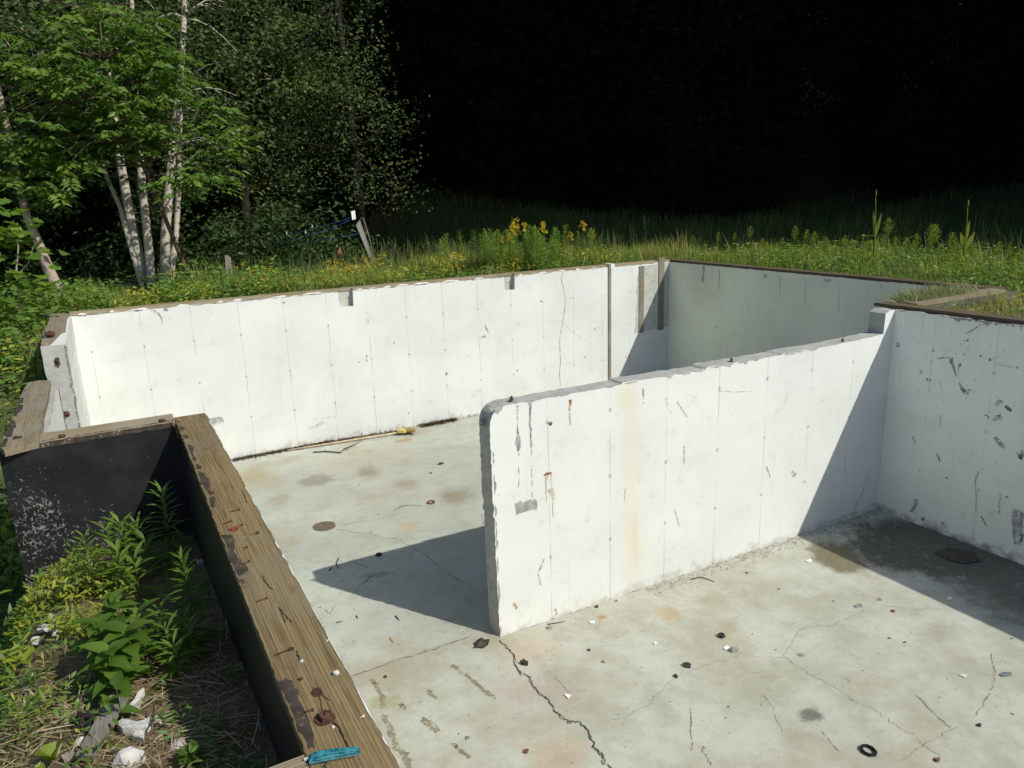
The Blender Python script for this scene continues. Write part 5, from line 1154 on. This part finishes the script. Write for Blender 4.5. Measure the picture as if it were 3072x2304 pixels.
mats_on_bank(1600, -1.2, -.6, 3.0, 6.8, .10, .06, .02, .1, .8, 0, 3, -.2, .6); mats_on_bank(7000, -5, -.75, .5, 7.2, .16, .085, .03, .1, .8, 0, 1.2, -.25, .6)
tag(mb.build('bank_weeds', [L_WEED, L_YEL]), kind='stuff')
mb = MB(); x, y = scatter(1800, -.72, -.1, 2.0, 4.6); pn = patchy(x, y, 3, 71); k = pn > .02; x, y = x[k], y[k]
blades(mb, x, y, RNG.uniform(.02, .075, len(x)), RNG.uniform(.0025, .005, len(x)), np.clip(RNG.uniform(.2, .8, len(x)), 0, 1), .7); tag(mb.build('bank_grass', L_GRASS), kind='stuff')
def tip(o_args, px, py, Y, base_px=None): return at_y(px, py, Y)
def planted(px, py, Y, name, label, dx=0, **kw):
    q = at_y(px, py, Y); x = q.x+dx; z = ground_z(x, Y); h = max(.06, q.z-z); o = stalk(name, h, label=label, **kw); o.location = (x, Y, z); o.rotation_euler = (0, 0, kw.get('seed', 0)); return o
W1 = (.6, 1, .62)
planted(532, 1668, 3.35, 'goldenrod', 'tall leafy stalk standing alone beside the shadow under the long plank', nleaf=74, L0=.14, L1=.06, W=.025, up0=0, up1=62, leafm=L_YOUNG, stemm=STEM, seed=101, lo=.12, r=.005, bend=.08, wid=W1)
planted(487, 1468, 4.62, 'goldenrod', 'leafy stalk half in shadow at the inner corner of the tarred wall', nleaf=54, L0=.17, L1=.09, W=.028, up0=0, up1=60, leafm=L_WEED, stemm=STEM, seed=102, r=.004, wid=W1)
planted(258, 1612, 4.45, 'goldenrod', 'reddish stemmed stalk in front of the flaking part of the tarred wall', nleaf=48, L0=.13, L1=.07, W=.023, up0=5, up1=62, leafm=L_WEED, stemm=REDSTEM, seed=103, r=.005, wid=W1)
planted(222, 1640, 4.5, 'goldenrod', 'shorter stalk left of the reddish stemmed one', nleaf=40, L0=.11, L1=.06, W=.02, up0=10, up1=62, leafm=L_WEED, stemm=STEM, seed=104, r=.004, wid=W1)
for i, (px, py, Y, lab) in enumerate(((366, 1568, 4.6, 'broad leaved stalk tallest in the clump below the tarred wall'), (330, 1590, 4.55, 'stalk with long arching leaves at the left of the tarred wall clump'), (408, 1578, 4.7, 'narrow leaved stalk at the back of the tarred wall clump'), (440, 1625, 4.4, 'stalk with upright pointed leaf at the right of the tarred wall clump'), (400, 1680, 4.15, 'low stalk with two spreading leaves in front of the tarred wall clump'), (350, 1660, 4.3, 'low dark leafy stalk in the middle of the tarred wall clump'))):
    planted(px, py, Y, 'leafy_weed', lab, nleaf=[24, 20, 40, 16, 14, 30][i], L0=.15, L1=.11, W=.036 if i != 2 else .02, up0=10, up1=60, leafm=L_YOUNG, stemm=STEM, seed=110+i, r=.004, lo=.25, droop=.35)
for i, (px, py, Y, lab) in enumerate(((545, 1850, 3.25, 'fan leaved sprig right of the tall lone stalk base'), (560, 1885, 3.15, 'fan leaved sprig nearest the shadow edge'), (520, 1930, 3.05, 'low fan leaved sprig below the tall lone stalk'), (470, 1830, 3.4, 'upright sprig with one long pointed leaf'), (500, 1880, 3.2, 'small sprig between the broad leaved plant and the shadow'))):
    planted(px, py, Y, 'leafy_sprig', lab, nleaf=24, L0=.11, L1=.08, W=.021, up0=0, up1=50, leafm=L_YOUNG, stemm=STEM, seed=120+i, r=.003, lo=.3, droop=.25)
def broad(px, py, Y, label, n, L, W, seed, h=None, leafm=L_YOUNG, name='broad_leaved_plant', e0=5, e1=45, dx=0):
    return planted(px, py, Y, name, label, dx, nleaf=n, L0=L, L1=L*.75, W=W, up0=e0, up1=e1, leafm=leafm, stemm=STEM, seed=seed, r=.004, lo=.25, droop=.55, wid=(.85, 1, .55), tint=(.0, .7))
broad(330, 1815, 3.42, 'broad leaved plant with large oval leaves, back part of the central clump', 20, .135, .080, 131)
broad(295, 1870, 3.3, 'broad leaved plant at the left of the central clump', 18, .13, .078, 132)
broad(372, 1895, 3.2, 'broad leaved plant with the biggest leaves, front right of the central clump', 20, .14, .09, 133)
broad(318, 1955, 3.05, 'broad leaved plant at the front left of the central clump', 18, .125, .08, 134)
broad(415, 1830, 3.4, 'broad leaved plant leaning into the shadow right of the central clump', 14, .13, .058, 135)
broad(348, 2060, 2.84, 'pair of round leaves at the top of the grey board', 5, .085, .064, 136)
def rosette(px, py, label, n, L, W, seed, leafm=L_MUL, e=(15, 60)):
    p = at_ground(px, py)+Vector((0, 0, .03)); rng = np.random.default_rng(seed); L *= 1.3; W *= 1.3; root = empty('leaf_rosette', tuple(p), label, 'plant', 'pale leaf rosettes on the bank'); lb = MB()
    a = np.arange(n)*2.4+rng.uniform(0, 6.28); el = np.radians(rng.uniform(e[0], e[1], n)); D = np.stack([np.cos(a)*np.cos(el), np.sin(a)*np.cos(el), np.sin(el)], 1); N = np.stack([-np.cos(a)*np.sin(el), -np.sin(a)*np.sin(el), np.cos(el)], 1)
    lb.lance(np.tile((0, 0, .0), (n, 1)), D, N, L*rng.uniform(.7, 1.15, n), W*rng.uniform(.8, 1.1, n), rng.uniform(.1, .9, n), .2, .16, 0, (.5, 1, .85)); lb.build('leaf', leafm, root, ).location = (0, 0, 0)
    for c in root.children: c.matrix_parent_inverse = Matrix.Identity(4)
    return root
rosette(192, 1808, 'pale upright rosette of broad leaves below the tarred wall corner', 7, .115, .055, 141, e=(30, 75))
rosette(35, 2030, 'large pale rosette cut by the left edge of the picture', 9, .13, .062, 142)
rosette(78, 2000, 'smaller yellow green rosette beside the one at the left edge', 6, .08, .04, 143, L_YEL, (10, 45))
rosette(15, 1925, 'single pale leaf pair at the left edge above the large rosette', 4, .085, .045, 144)
rosette(172, 2302, 'one round bright leaf at the bottom edge left of the grey board', 3, .062, .055, 145, L_YEL, (50, 80))
rosette(580, 2300, 'small fresh green tuft at the bottom edge in the plank shadow', 34, .05, .010, 146, L_YOUNG, (20, 75))
for i, (px, py) in enumerate(((40, 2110), (60, 2190), (95, 2230), (125, 2150), (20, 2240), (150, 2080), (105, 2070))):
    p = at_ground(px, py); labs = ('leafy sprig nearest the left edge on the mossy ground', 'bright sprig below the mossy patch at lower left', 'taller bright sprig left of the dark stump', 'thin sprig between the rosettes and the stump', 'lowest sprig at the left edge', 'fine grassy sprig below the central clump', 'pale sprig right of the large rosette')
    o = stalk('small_weed', .10+.03*(i % 3), 20, .05, .03, .012, 5, 60, L_YEL if i % 2 else L_WEED, STEM, labs[i], seed=150+i, r=.0025, lo=.1, group='small weeds on the bank'); o.location = p

# boards, stones, plaster on the bank
PLASTER = simple('broken white plaster', (.56, .55, .51), .9, .3, 14, .2, .7); ROCKD = simple('dark rotten stump', (.030, .026, .022), .95, .5, 18, .2, .9); ROCK = simple('pale stone', (.46, .45, .42), .9, .3, 16, .2, .6)
def board_on_ground(pxs, th, label, mat, lift=.012, cat='board', name='loose_board'):
    P = [at_ground(*p) for p in pxs]; z = sum(p.z for p in P)/len(P); b = MB()
    a = (P[1]-P[0]).length; out = [Vector((p.x, p.y, p.z+lift)) for p in P]
    b.prism(out, (0, 0, th), 0, 0); return tag(b.build(name, mat), label, cat)
Wb = wood_mat('grey board on the bank', 'y', (.24, .215, .175), (.13, .11, .085), (.27, .25, .22), .6, 'x', 26, 7.)
board_on_ground([(340, 2112), (352, 2104), (372, 2109), (390, 2118), (330, 2224), (290, 2304), (232, 2304), (282, 2214)], .02, 'weathered grey board lying on the straw beside the plank shadow', Wb, .03)
board_on_ground([(186, 2285), (225, 2272), (232, 2282), (196, 2300)], .015, 'small dark board end beside the round bright leaf at the bottom', Wg, .012)
board_on_ground([(408, 2118), (420, 2094), (436, 2084), (436, 2092), (424, 2118), (421, 2138), (400, 2148), (384, 2146)], .022, 'upright white slab of plaster at the head of the grey board', PLASTER, .012, 'plaster slab', 'plaster_slab')
board_on_ground([(354, 2196), (372, 2183), (392, 2184), (415, 2192), (440, 2186), (456, 2176), (457, 2194), (444, 2206), (410, 2212), (372, 2212)], .028, 'long cracked white slab of plaster right of the grey board', PLASTER, .012, 'plaster slab', 'plaster_slab')
board_on_ground([(395, 2222), (425, 2213), (438, 2218), (434, 2238), (405, 2232)], .022, 'small white plaster piece just below the long cracked slab', PLASTER, .01, 'plaster slab', 'plaster_slab')
board_on_ground([(458, 2176), (482, 2170), (488, 2182), (470, 2188)], .015, 'beige plaster chip at the right end of the long slab', PLASTER, .008, 'plaster slab', 'plaster_slab')
def rock(px, py, r, label, mat, name='stone', cat='stone', lift=.4, jit=.18, z=None, group=None, rot=0):
    p = at_ground(px, py) if z is None else at_z(px, py, z); b = MB(); b.blob((0, 0, r[2]*lift), r, jit, 2, smooth=False, rot=rot); o = b.build(name, mat); o.location = p; return tag(o, label, cat, group)
rock(390, 2294, (.050, .046, .04), 'rounded white rock at the bottom edge of the straw', ROCK)
rock(262, 2180, (.05, .075, .05), 'dark rotten stump left of the grey board', ROCKD, 'stump', 'stump', .3, .3)
rock(243, 2238, (.025, .02, .02), 'white chunk touching the left side of the grey board', PLASTER)
for (px, py, r, lab) in ((152, 1855, .022, 'white stone topmost of the pale rubble on the bank'), (128, 1888, .026, 'white stone at the left of the pale rubble'), (145, 1886, .024, 'whitish flat stone in the middle of the pale rubble'), (168, 1902, .018, 'small white stone at the right of the pale rubble'), (110, 1925, .028, 'greyish stone low in the pale rubble'), (98, 2027, .012, 'lone white pebble below the rosettes'), (20, 2072, .017, 'flat white chip near the left edge'), (202, 2172, .010, 'small white chip left of the dark stump'), (205, 1830, .016, 'white pebble beside the pale upright rosette'), (395, 1600, .03, 'white rock half hidden in the tarred wall clump'), (465, 2162, .022, 'bluish rock just inside the plank shadow'), (540, 2240, .03, 'dim rock deep in the plank shadow'), (600, 1690, .025, 'dim white chip in the dark corner under the plank')):
    rock(px, py, (r, r*random.uniform(.7, 1.2), r*.7), lab, ROCK, lift=.3)
for (a, c, e, lab) in (((272, 2238), (290, 2248), (307, 2262), 'pale bent twig across the grey board'), ((248, 2280), (265, 2285), (280, 2288), 'thin pale twig at the foot of the grey board'), ((475, 2050), (440, 2000), (415, 1960), 'long reddish stem arching over the shadow edge'), ((460, 2240), (466, 2190), (468, 2150), 'upright brown stem beside the shadow edge')):
    b = MB(); P = [at_ground(*q)+Vector((0, 0, .05)) for q in (a, c, e)]; b.tube(P, [.004, .0045, .002], 6); tag(b.build('twig', STRAW if 'pale' in lab else TWIG), lab, 'twig')
# dried tuft caught between two planks
gt2 = empty('dry_tuft', tuple(at_z(522, 1262, 2.445)), 'dry grass stems caught at the corner between two planks', 'dry grass'); b = MB()
for (pts) in (((520, 1258), (530, 1252), (560, 1272)), ((522, 1262), (533, 1285), (533, 1312)), ((520, 1262), (526, 1280), (536, 1316)), ((526, 1256), (516, 1270), (530, 1290))):
    P = [at_y(px, py, 5.10-.01*i) for i, (px, py) in enumerate(pts)]; b.tube(P, .0022, 5)
b.build('stalk', STRAW, gt2)

# ------------------------------------------------------------------ things lying on the long plank
GLASS = NT('teal glass'); _f = GLASS.ss(GLASS.noise(GLASS.pos(), 55, 3, .6), .4, .6); GLASS.bsdf(GLASS.mix(_f, (.015, .10, .15), (.05, .26, .30)), .05, .7, None); GLASS = GLASS.m
b = MB(); b.prism([at_z(*p, 2.4425) for p in ((925, 2290), (942, 2266), (1000, 2256), (1078, 2250), (1080, 2262), (1005, 2278), (935, 2294))], (0, 0, .011)); [b.stroke([at_z(*p, 2.4535) for p in g], .0028, UP, .0005, 1, .0008, 4) for g in (((928, 2290), (943, 2267), (1000, 2257), (1077, 2251)), ((930, 2291), (1005, 2276), (1077, 2262)), ((950, 2280), (1000, 2267)), ((1010, 2268), (1060, 2258)))]
tag(b.build('glass_shard', [GLASS, simple('painted glass highlight', (.09, .30, .34), .15, .2, 20, .6)]), 'long turquoise glass shard lying across the near end of the plank', 'glass shard')  # paler teal strokes are highlights painted on top of the shard
for px, py, r, lab in ((1009, 2023, .010, 'larger white pebble near the inner edge of the long plank'), (905, 1986, .006, 'tiny white pebble in the middle of the long plank'), (918, 2281, .006, 'tiny white pebble at the left tip of the glass shard'), (1000, 2184, .005, 'tiny white grain below the big rusty bolt')):
    rock(px, py, (r, r*.8, r*.8), lab, ROCK, 'pebble', 'pebble', .7, .25, PT_)
for px, py, l, a, lab, mt in ((1065, 1575, .03, 1.2, 'dark curled leaf bit beside the red washer on the plank', 0), (722, 1578, .028, .9, 'black leaf bit on the plank by the red washer', 0)):
    if px > 1000: continue
    p = at_z(px, py, PT_+.004); b = MB(); b.lance([tuple(p)], [(math.cos(a), math.sin(a), .25)], [(0, 0, 1)], [l], [l*.4], [.1], .4); tag(b.build('leaf_bit', simple('blackened leaf', (.03, .022, .018), .8)), lab, 'leaf')
b = MB(); b.tube([at_z(*p, PT_+.004) for p in ((975, 2300), (988, 2286), (1000, 2274))], [.004, .005, .002], 6); tag(b.build('twig', TWIG), 'short dark twig crossing under the glass shard', 'twig')

# ------------------------------------------------------------------ things on the floor
g = empty('broom', tuple(fl(1225, 1303)), 'broom with yellow head and pale handle lying along the back wall', 'broom'); b = MB()
h0, h1 = fl(855, 1345)+Vector((0, 0, .02)), fl(1192, 1306)+Vector((0, 0, .045)); h1.y = min(h1.y, 11.42); h0.y = min(h0.y, 11.47); b.tube([h0, h0.lerp(h1, .5), h1], .0135, 8); b.build('handle', simple('pale broom wood', (.50, .42, .27), .7, .2, 12), g)
dv = (h1-h0).normalized(); sv = Vector((-dv.y, dv.x, 0)); b = MB(); c = h1; b.prism([c-sv*.03, c+sv*.03, c+dv*.10+sv*.075, c+dv*.14+sv*.075, c+dv*.14-sv*.075, c+dv*.10-sv*.075], (0, 0, .04)); b.build('head', simple('yellow broom head', (.52, .42, .12), .6, .15, 12), g)
b = MB(); n = 260; t_ = RNG.uniform(-1, 1, n); P = np.array([tuple(c+dv*.14+sv*.072*k+Vector((0, 0, random.uniform(.003, .035)))) for k in t_]); D = np.array([tuple(dv+sv*.45*k+Vector((0, 0, random.uniform(-.1, .05)))) for k in t_])
b.lance(P, D, unit(n)+np.array([0, 0, 1]), RNG.uniform(.12, .17, n), np.full(n, .006), RNG.random(n), .03, .1, 0, (1, 1, .8)); b.build('bristles', leaf_mat('straw bristles', [(0, (.28, .19, .07)), (1, (.50, .38, .17))], .05), g)
b = MB(); tw = [z6(*p) for p in ((498, 330), (580, 325), (668, 332), (690, 315), (735, 290), (800, 258))]; P = [fl(*p)+Vector((0, 0, .015+.015*(i == 3))) for i, p in enumerate(tw)]; b.tube(P, [.009, .010, .011, .008, .006, .003], 6, wob=.15)
for s_, e in (((690, 315), (720, 318)), ((700, 308), (765, 292)), ((570, 326), (575, 315))): b.tube([fl(*z6(*s_))+Vector((0, 0, .02)), fl(*z6(*e))+Vector((0, 0, .03))], [.005, .002], 5)
tag(b.build('fallen_branch', simple('dark branch bark', (.06, .05, .035), .9)), 'forked dark branch lying on the floor in front of the broom', 'branch')
# leaf litter swept against the back wall
mb = MB(); LIT = leaf_mat('dead leaf litter', [(0, (.025, .016, .009)), (.5, (.075, .045, .02)), (1, (.20, .13, .06))], .05, .85)
def litter(n, a, c, sp_, L): 
    f = RNG.random(n); A_, B_ = fl(*a), fl(*c); P = np.array([tuple(A_.lerp(B_, k)) for k in f])+np.stack([RNG.normal(size=n)*.02, -np.abs(RNG.normal(size=n))*sp_, RNG.uniform(.004, .035, n)], 1); P[:, 1] = np.minimum(P[:, 1], 11.525)
    D = unit(n); D[:, 2] *= .25; mb.leaves(P, D, unit(n)*.5+np.array([0, 0, 1]), L*RNG.uniform(.5, 1.4, n), L*.35*RNG.uniform(.4, 1.2, n), RNG.random(n))
litter(1100, (845, 1350), (1240, 1288), .05, .06); litter(600, (1262, 1279), (1365, 1258), .05, .06); litter(160, (1180, 1302), (1240, 1296), .08, .04); litter(420, (700, 1382), (845, 1352), .04, .05); litter(90, (1365, 1262), (1440, 1246), .03, .02)
tag(mb.build('leaf_litter', LIT), kind='stuff')
# grit scattered over the slab
mb = MB(); x, y = scatter(750, .6, 7.6, 1.0, 11.3, lambda a, b: (b > 5.3 or a > .6)); n = len(x); P = np.stack([x, y, RNG.uniform(.002, .008, n)], 1); D = unit(n); D[:, 2] *= .15; l = RNG.uniform(.006, .022, n)*np.where(RNG.random(n) < .12, 2, 1)
mb.leaves(P, D, unit(n)*.3+np.array([0, 0, 1]), l, l*RNG.uniform(.15, .5, n), RNG.random(n))
x, y = scatter(800, 4.2, 7.6, 4.6, 5.2); P = np.stack([x, 5.22-np.abs(RNG.normal(size=len(x)))*.10, RNG.uniform(.002, .01, len(x))], 1); n = len(x); D = unit(n); D[:, 2] *= .15; mb.leaves(P, D, unit(n)*.3+np.array([0, 0, 1]), RNG.uniform(.008, .03, n), RNG.uniform(.003, .008, n), RNG.random(n)*.7)
tag(mb.build('floor_grit', leaf_mat('grit', [(0, (.03, .024, .018)), (.7, (.11, .08, .05)), (.95, (.3, .2, .1)), (1, (.7, .7, .66))], 0, .9)), kind='stuff')
CLOD = simple('mossy clod', (.055, .050, .034), .95, .5, 40, .2, .9); DSTONE = simple('dark stone', (.035, .033, .030), .85, .5, 30); GSTONE = simple('grey stone', (.24, .24, .21), .9, .3, 30); WCHIP = simple('white chip', (.68, .68, .65), .85, .15, 20); DLEAF = simple('fallen brown leaf', (.22, .085, .035), .8, .4, 40); SLATE = simple('grey green slate', (.16, .20, .19), .5, .3, 20)
def on_floor(px, py, r, lab, mat, name='stone', cat='stone', jit=.25, lift=.55, rot=0): return rock(px, py, r, lab, mat, name, cat, lift, jit, 0, None, rot)
on_floor(*z6(1545, 1520), (.075, .055, .026), 'larger mossy clod by the free corner of the partition', CLOD, 'clod', 'clod', .45)
on_floor(*z6(1810, 1640), (.028, .040, .022), 'smaller mossy clod beside the wide floor crack', CLOD, 'clod', 'clod', .4)
on_floor(*z8(788, 842), (.035, .026, .018), 'dark clod near the long thin crack', DSTONE, 'clod', 'clod', .35, rot=2.6)
on_floor(*z8(742, 887), (.016, .018, .014), 'small dark clod just above the thin crack', DSTONE, 'clod', 'clod', .3)
on_floor(*z8(988, 779), (.040, .026, .024), 'rounded grey stone beside the white shard on the floor', GSTONE, rot=2.8)
on_floor(*z8(438, 825), (.016, .016, .012), 'lone greyish pebble right of the wide crack', GSTONE)
on_floor(*z8(375, 776), (.014, .012, .010), 'tiny black pebble near the foot of the partition', DSTONE)
on_floor(*z8(408, 593), (.018, .014, .012), 'black pebble against the foot of the partition', DSTONE)
on_floor(*z8(208, 682), (.024, .018, .014), 'brown grey pebble near the partition corner', GSTONE)
on_floor(*z8(2022, 1094), (.018, .015, .012), 'black pebble at lower right of the floor', DSTONE)
on_floor(*z6(905, 968), (.036, .03, .022), 'dark stone inside the partition shadow', DSTONE)
on_floor(*z6(1292, 398), (.05, .03, .014), 'dark scrap on the far floor left of the partition end', DSTONE, 'scrap', 'scrap', .4)
on_floor(*z6(1228, 456), (.018, .018, .01), 'small dark ring shaped bit on the far floor', DSTONE, 'scrap', 'scrap', .3)
on_floor(*z7(1010, 623), (.016, .014, .012), 'dark red pebble at the edge of the floor joint', simple('dark red stone', (.12, .02, .014), .6, .3, 30), 'pebble', 'pebble')
on_floor(*z7(1940, 1120), (.022, .014, .010), 'rusty flake at the bottom of the wide crack', simple('rusty flake', (.16, .06, .035), .8), 'flake', 'flake', .4)
def ring(px, py, r, tr, lab, mat, n=8, sq=1, name='ring'):
    c = fl(px, py); P = [c+Vector((r*math.cos(2*PI*k/n)*sq, r*math.sin(2*PI*k/n), tr)) for k in range(n)]; b = MB(); V = []; m_ = 6
    for k in range(n):
        d = (P[k]-c); d.z = 0; d.normalize()
        for j in range(m_): w = 2*PI*j/m_; V.append(tuple(P[k]+d*math.cos(w)*tr+Vector((0, 0, math.sin(w)*tr))))
    b.addn(V, [(k*m_+j, k*m_+(j+1) % m_, ((k+1) % n)*m_+(j+1) % m_, ((k+1) % n)*m_+j) for k in range(n) for j in range(m_)], 0, .5, False); return tag(b.build(name, mat), lab, 'ring')
ring(*z8(1555, 1203), .050, .011, 'black eight sided ring lying at the lower right of the floor', simple('black rubber', (.010, .010, .010), .7), 8, .85)
ring(*z8(935, 718), .022, .014, 'black nut on the floor in front of the partition', simple('blackened iron', (.012, .012, .012), .5, .3, 30, .5), 6, 1, 'nut')
ring(*z6(1230, 640), .045, .010, 'rusty ring on the far floor beside the brown stain', simple('rust ring', (.16, .07, .03), .85, .4, 40), 14)
for p, s_, a, lab in (((1670, 613), .05, 2.3, 'curled reddish leaf at the end of the thin floor crack'), ((1710, 747), .034, .4, 'small brown leaf on the right part of the floor'), ((1650, 729), .028, 1.4, 'smallest yellowish leaf left of the small brown one'), ((1852, 1252), .055, .9, 'orange brown leaf at the bottom right corner of the floor'), ((1175, 521), .034, .2, 'brown leaf in the middle of the floor'), ((1048, 450), .034, 2.6, 'brown leaf near the partition foot below the wet patch'), ((105, 1206), .04, .3, 'rust red leaf near the bottom left of the wide crack'), ((62, 588), .0, 0, ''), ((490, 572), .04, .5, 'pale broken leaf at the foot of the partition stain')):
    if not s_: continue
    q = fl(*z8(*p)); b = MB(); b.lance([(q.x, q.y, .006), (q.x, q.y, .008)], [(math.cos(a), math.sin(a), .3), (math.cos(a+.6), math.sin(a+.6), .15)], [(0, 0, 1)]*2, [s_, s_*.8], [s_*.55, s_*.4], [.5, .5], .5, .3); tag(b.build('fallen_leaf', DLEAF), lab, 'leaf')
def chip(px, lab, mat, name='shard', th=.006, cat='shard', f=z8):
    P = [fl(*f(*p))+Vector((0, 0, .003)) for p in px]; b = MB(); b.prism(P, (0, 0, th)); return tag(b.build(name, mat), lab, cat)
chip(((1495, 588), (1520, 580), (1532, 592), (1500, 596)), 'grey slate shard at the upper thin crack', SLATE)
chip(((2108, 880), (2125, 870), (2158, 872), (2160, 884), (2120, 888)), 'grey green slate shard near the right edge', SLATE)
chip(((1592, 566), (1600, 555), (1612, 565)), 'tiny slate shard right of the upper thin crack', SLATE)
chip(((1935, 880), (1970, 883), (1962, 892)), 'thin white shard in the right part of the floor', WCHIP)
chip(((268, 962), (302, 966), (288, 982)), 'white triangular shard right of the wide crack', WCHIP)
chip(((942, 768), (958, 756), (972, 768), (955, 778)), 'white shard beside the rounded grey stone', WCHIP)
chip(((1290, 400), (1310, 392), (1318, 400), (1302, 406)), 'white flake on the wet patch edge', WCHIP)
chip(((1885, 556), (1905, 552), (1910, 562), (1890, 566)), 'white flake inside the right wall shadow', WCHIP)
chip(((375, 655), (400, 653), (402, 662), (380, 664)), 'small white flake on the rusty floor patch', WCHIP)
chip(((648, 745), (660, 740), (664, 752), (652, 754)), 'faint white flake below the nut', WCHIP)
chip(((1540, 1022), (1565, 1018), (1570, 1032), (1548, 1042)), 'dark slate shard near the bottom middle of the floor', SLATE, f=z7)
chip(((1832, 368), (1900, 345), (2010, 370), (2030, 402), (1960, 412), (1900, 400)), 'flat dark scrap board lying in the wet corner', simple('wet board', (.040, .032, .026), .6, .4, 20, .4), 'scrap_board', .012, 'board')
chip(((1035, 365), (1042, 360), (1068, 392), (1062, 396)), 'orange wood splinter on the floor left of the partition', simple('orange wood', (.48, .28, .10), .8, .2, 30), 'splinter', .004, 'splinter', z7)
for i, (pts, lab) in enumerate(((((655, 985), (640, 1020), (655, 1052)), 'bent dark twig at the tip of the partition shadow'), (((595, 1062), (615, 1042)), 'short straight twig beside the bent one in the shadow tip'), (((1010, 1345), (1020, 1360), (1032, 1372)), 'curved twig on the lit floor below the partition shadow'), (((765, 1345), (775, 1362)), 'small twig left of the curved one'), (((640, 1388), (675, 1380)), 'brown twig near the long plank'))):
    b = MB(); P = [fl(*z6(*p))+Vector((0, 0, .006)) for p in pts]; b.tube(P, [.006]*(len(P)-1)+[.003], 5); tag(b.build('twig', simple('dark twig', (.04, .03, .022), .9)), lab, 'twig')
b = MB(); P = [fl(*z8(*p))+Vector((0, 0, .006)) for p in ((800, 478), (850, 468), (905, 488))]; b.tube(P, [.004, .006, .003], 5); tag(b.build('twig', TWIG), 'thin brown twig against the partition foot', 'twig')
b = MB(); P = [fl(*z8(*p))+Vector((0, 0, .006)) for p in ((200, 668), (240, 662), (272, 655))]; b.tube(P, [.004, .005, .003], 5); tag(b.build('twig', TWIG), 'reddish twig near the partition corner', 'twig')
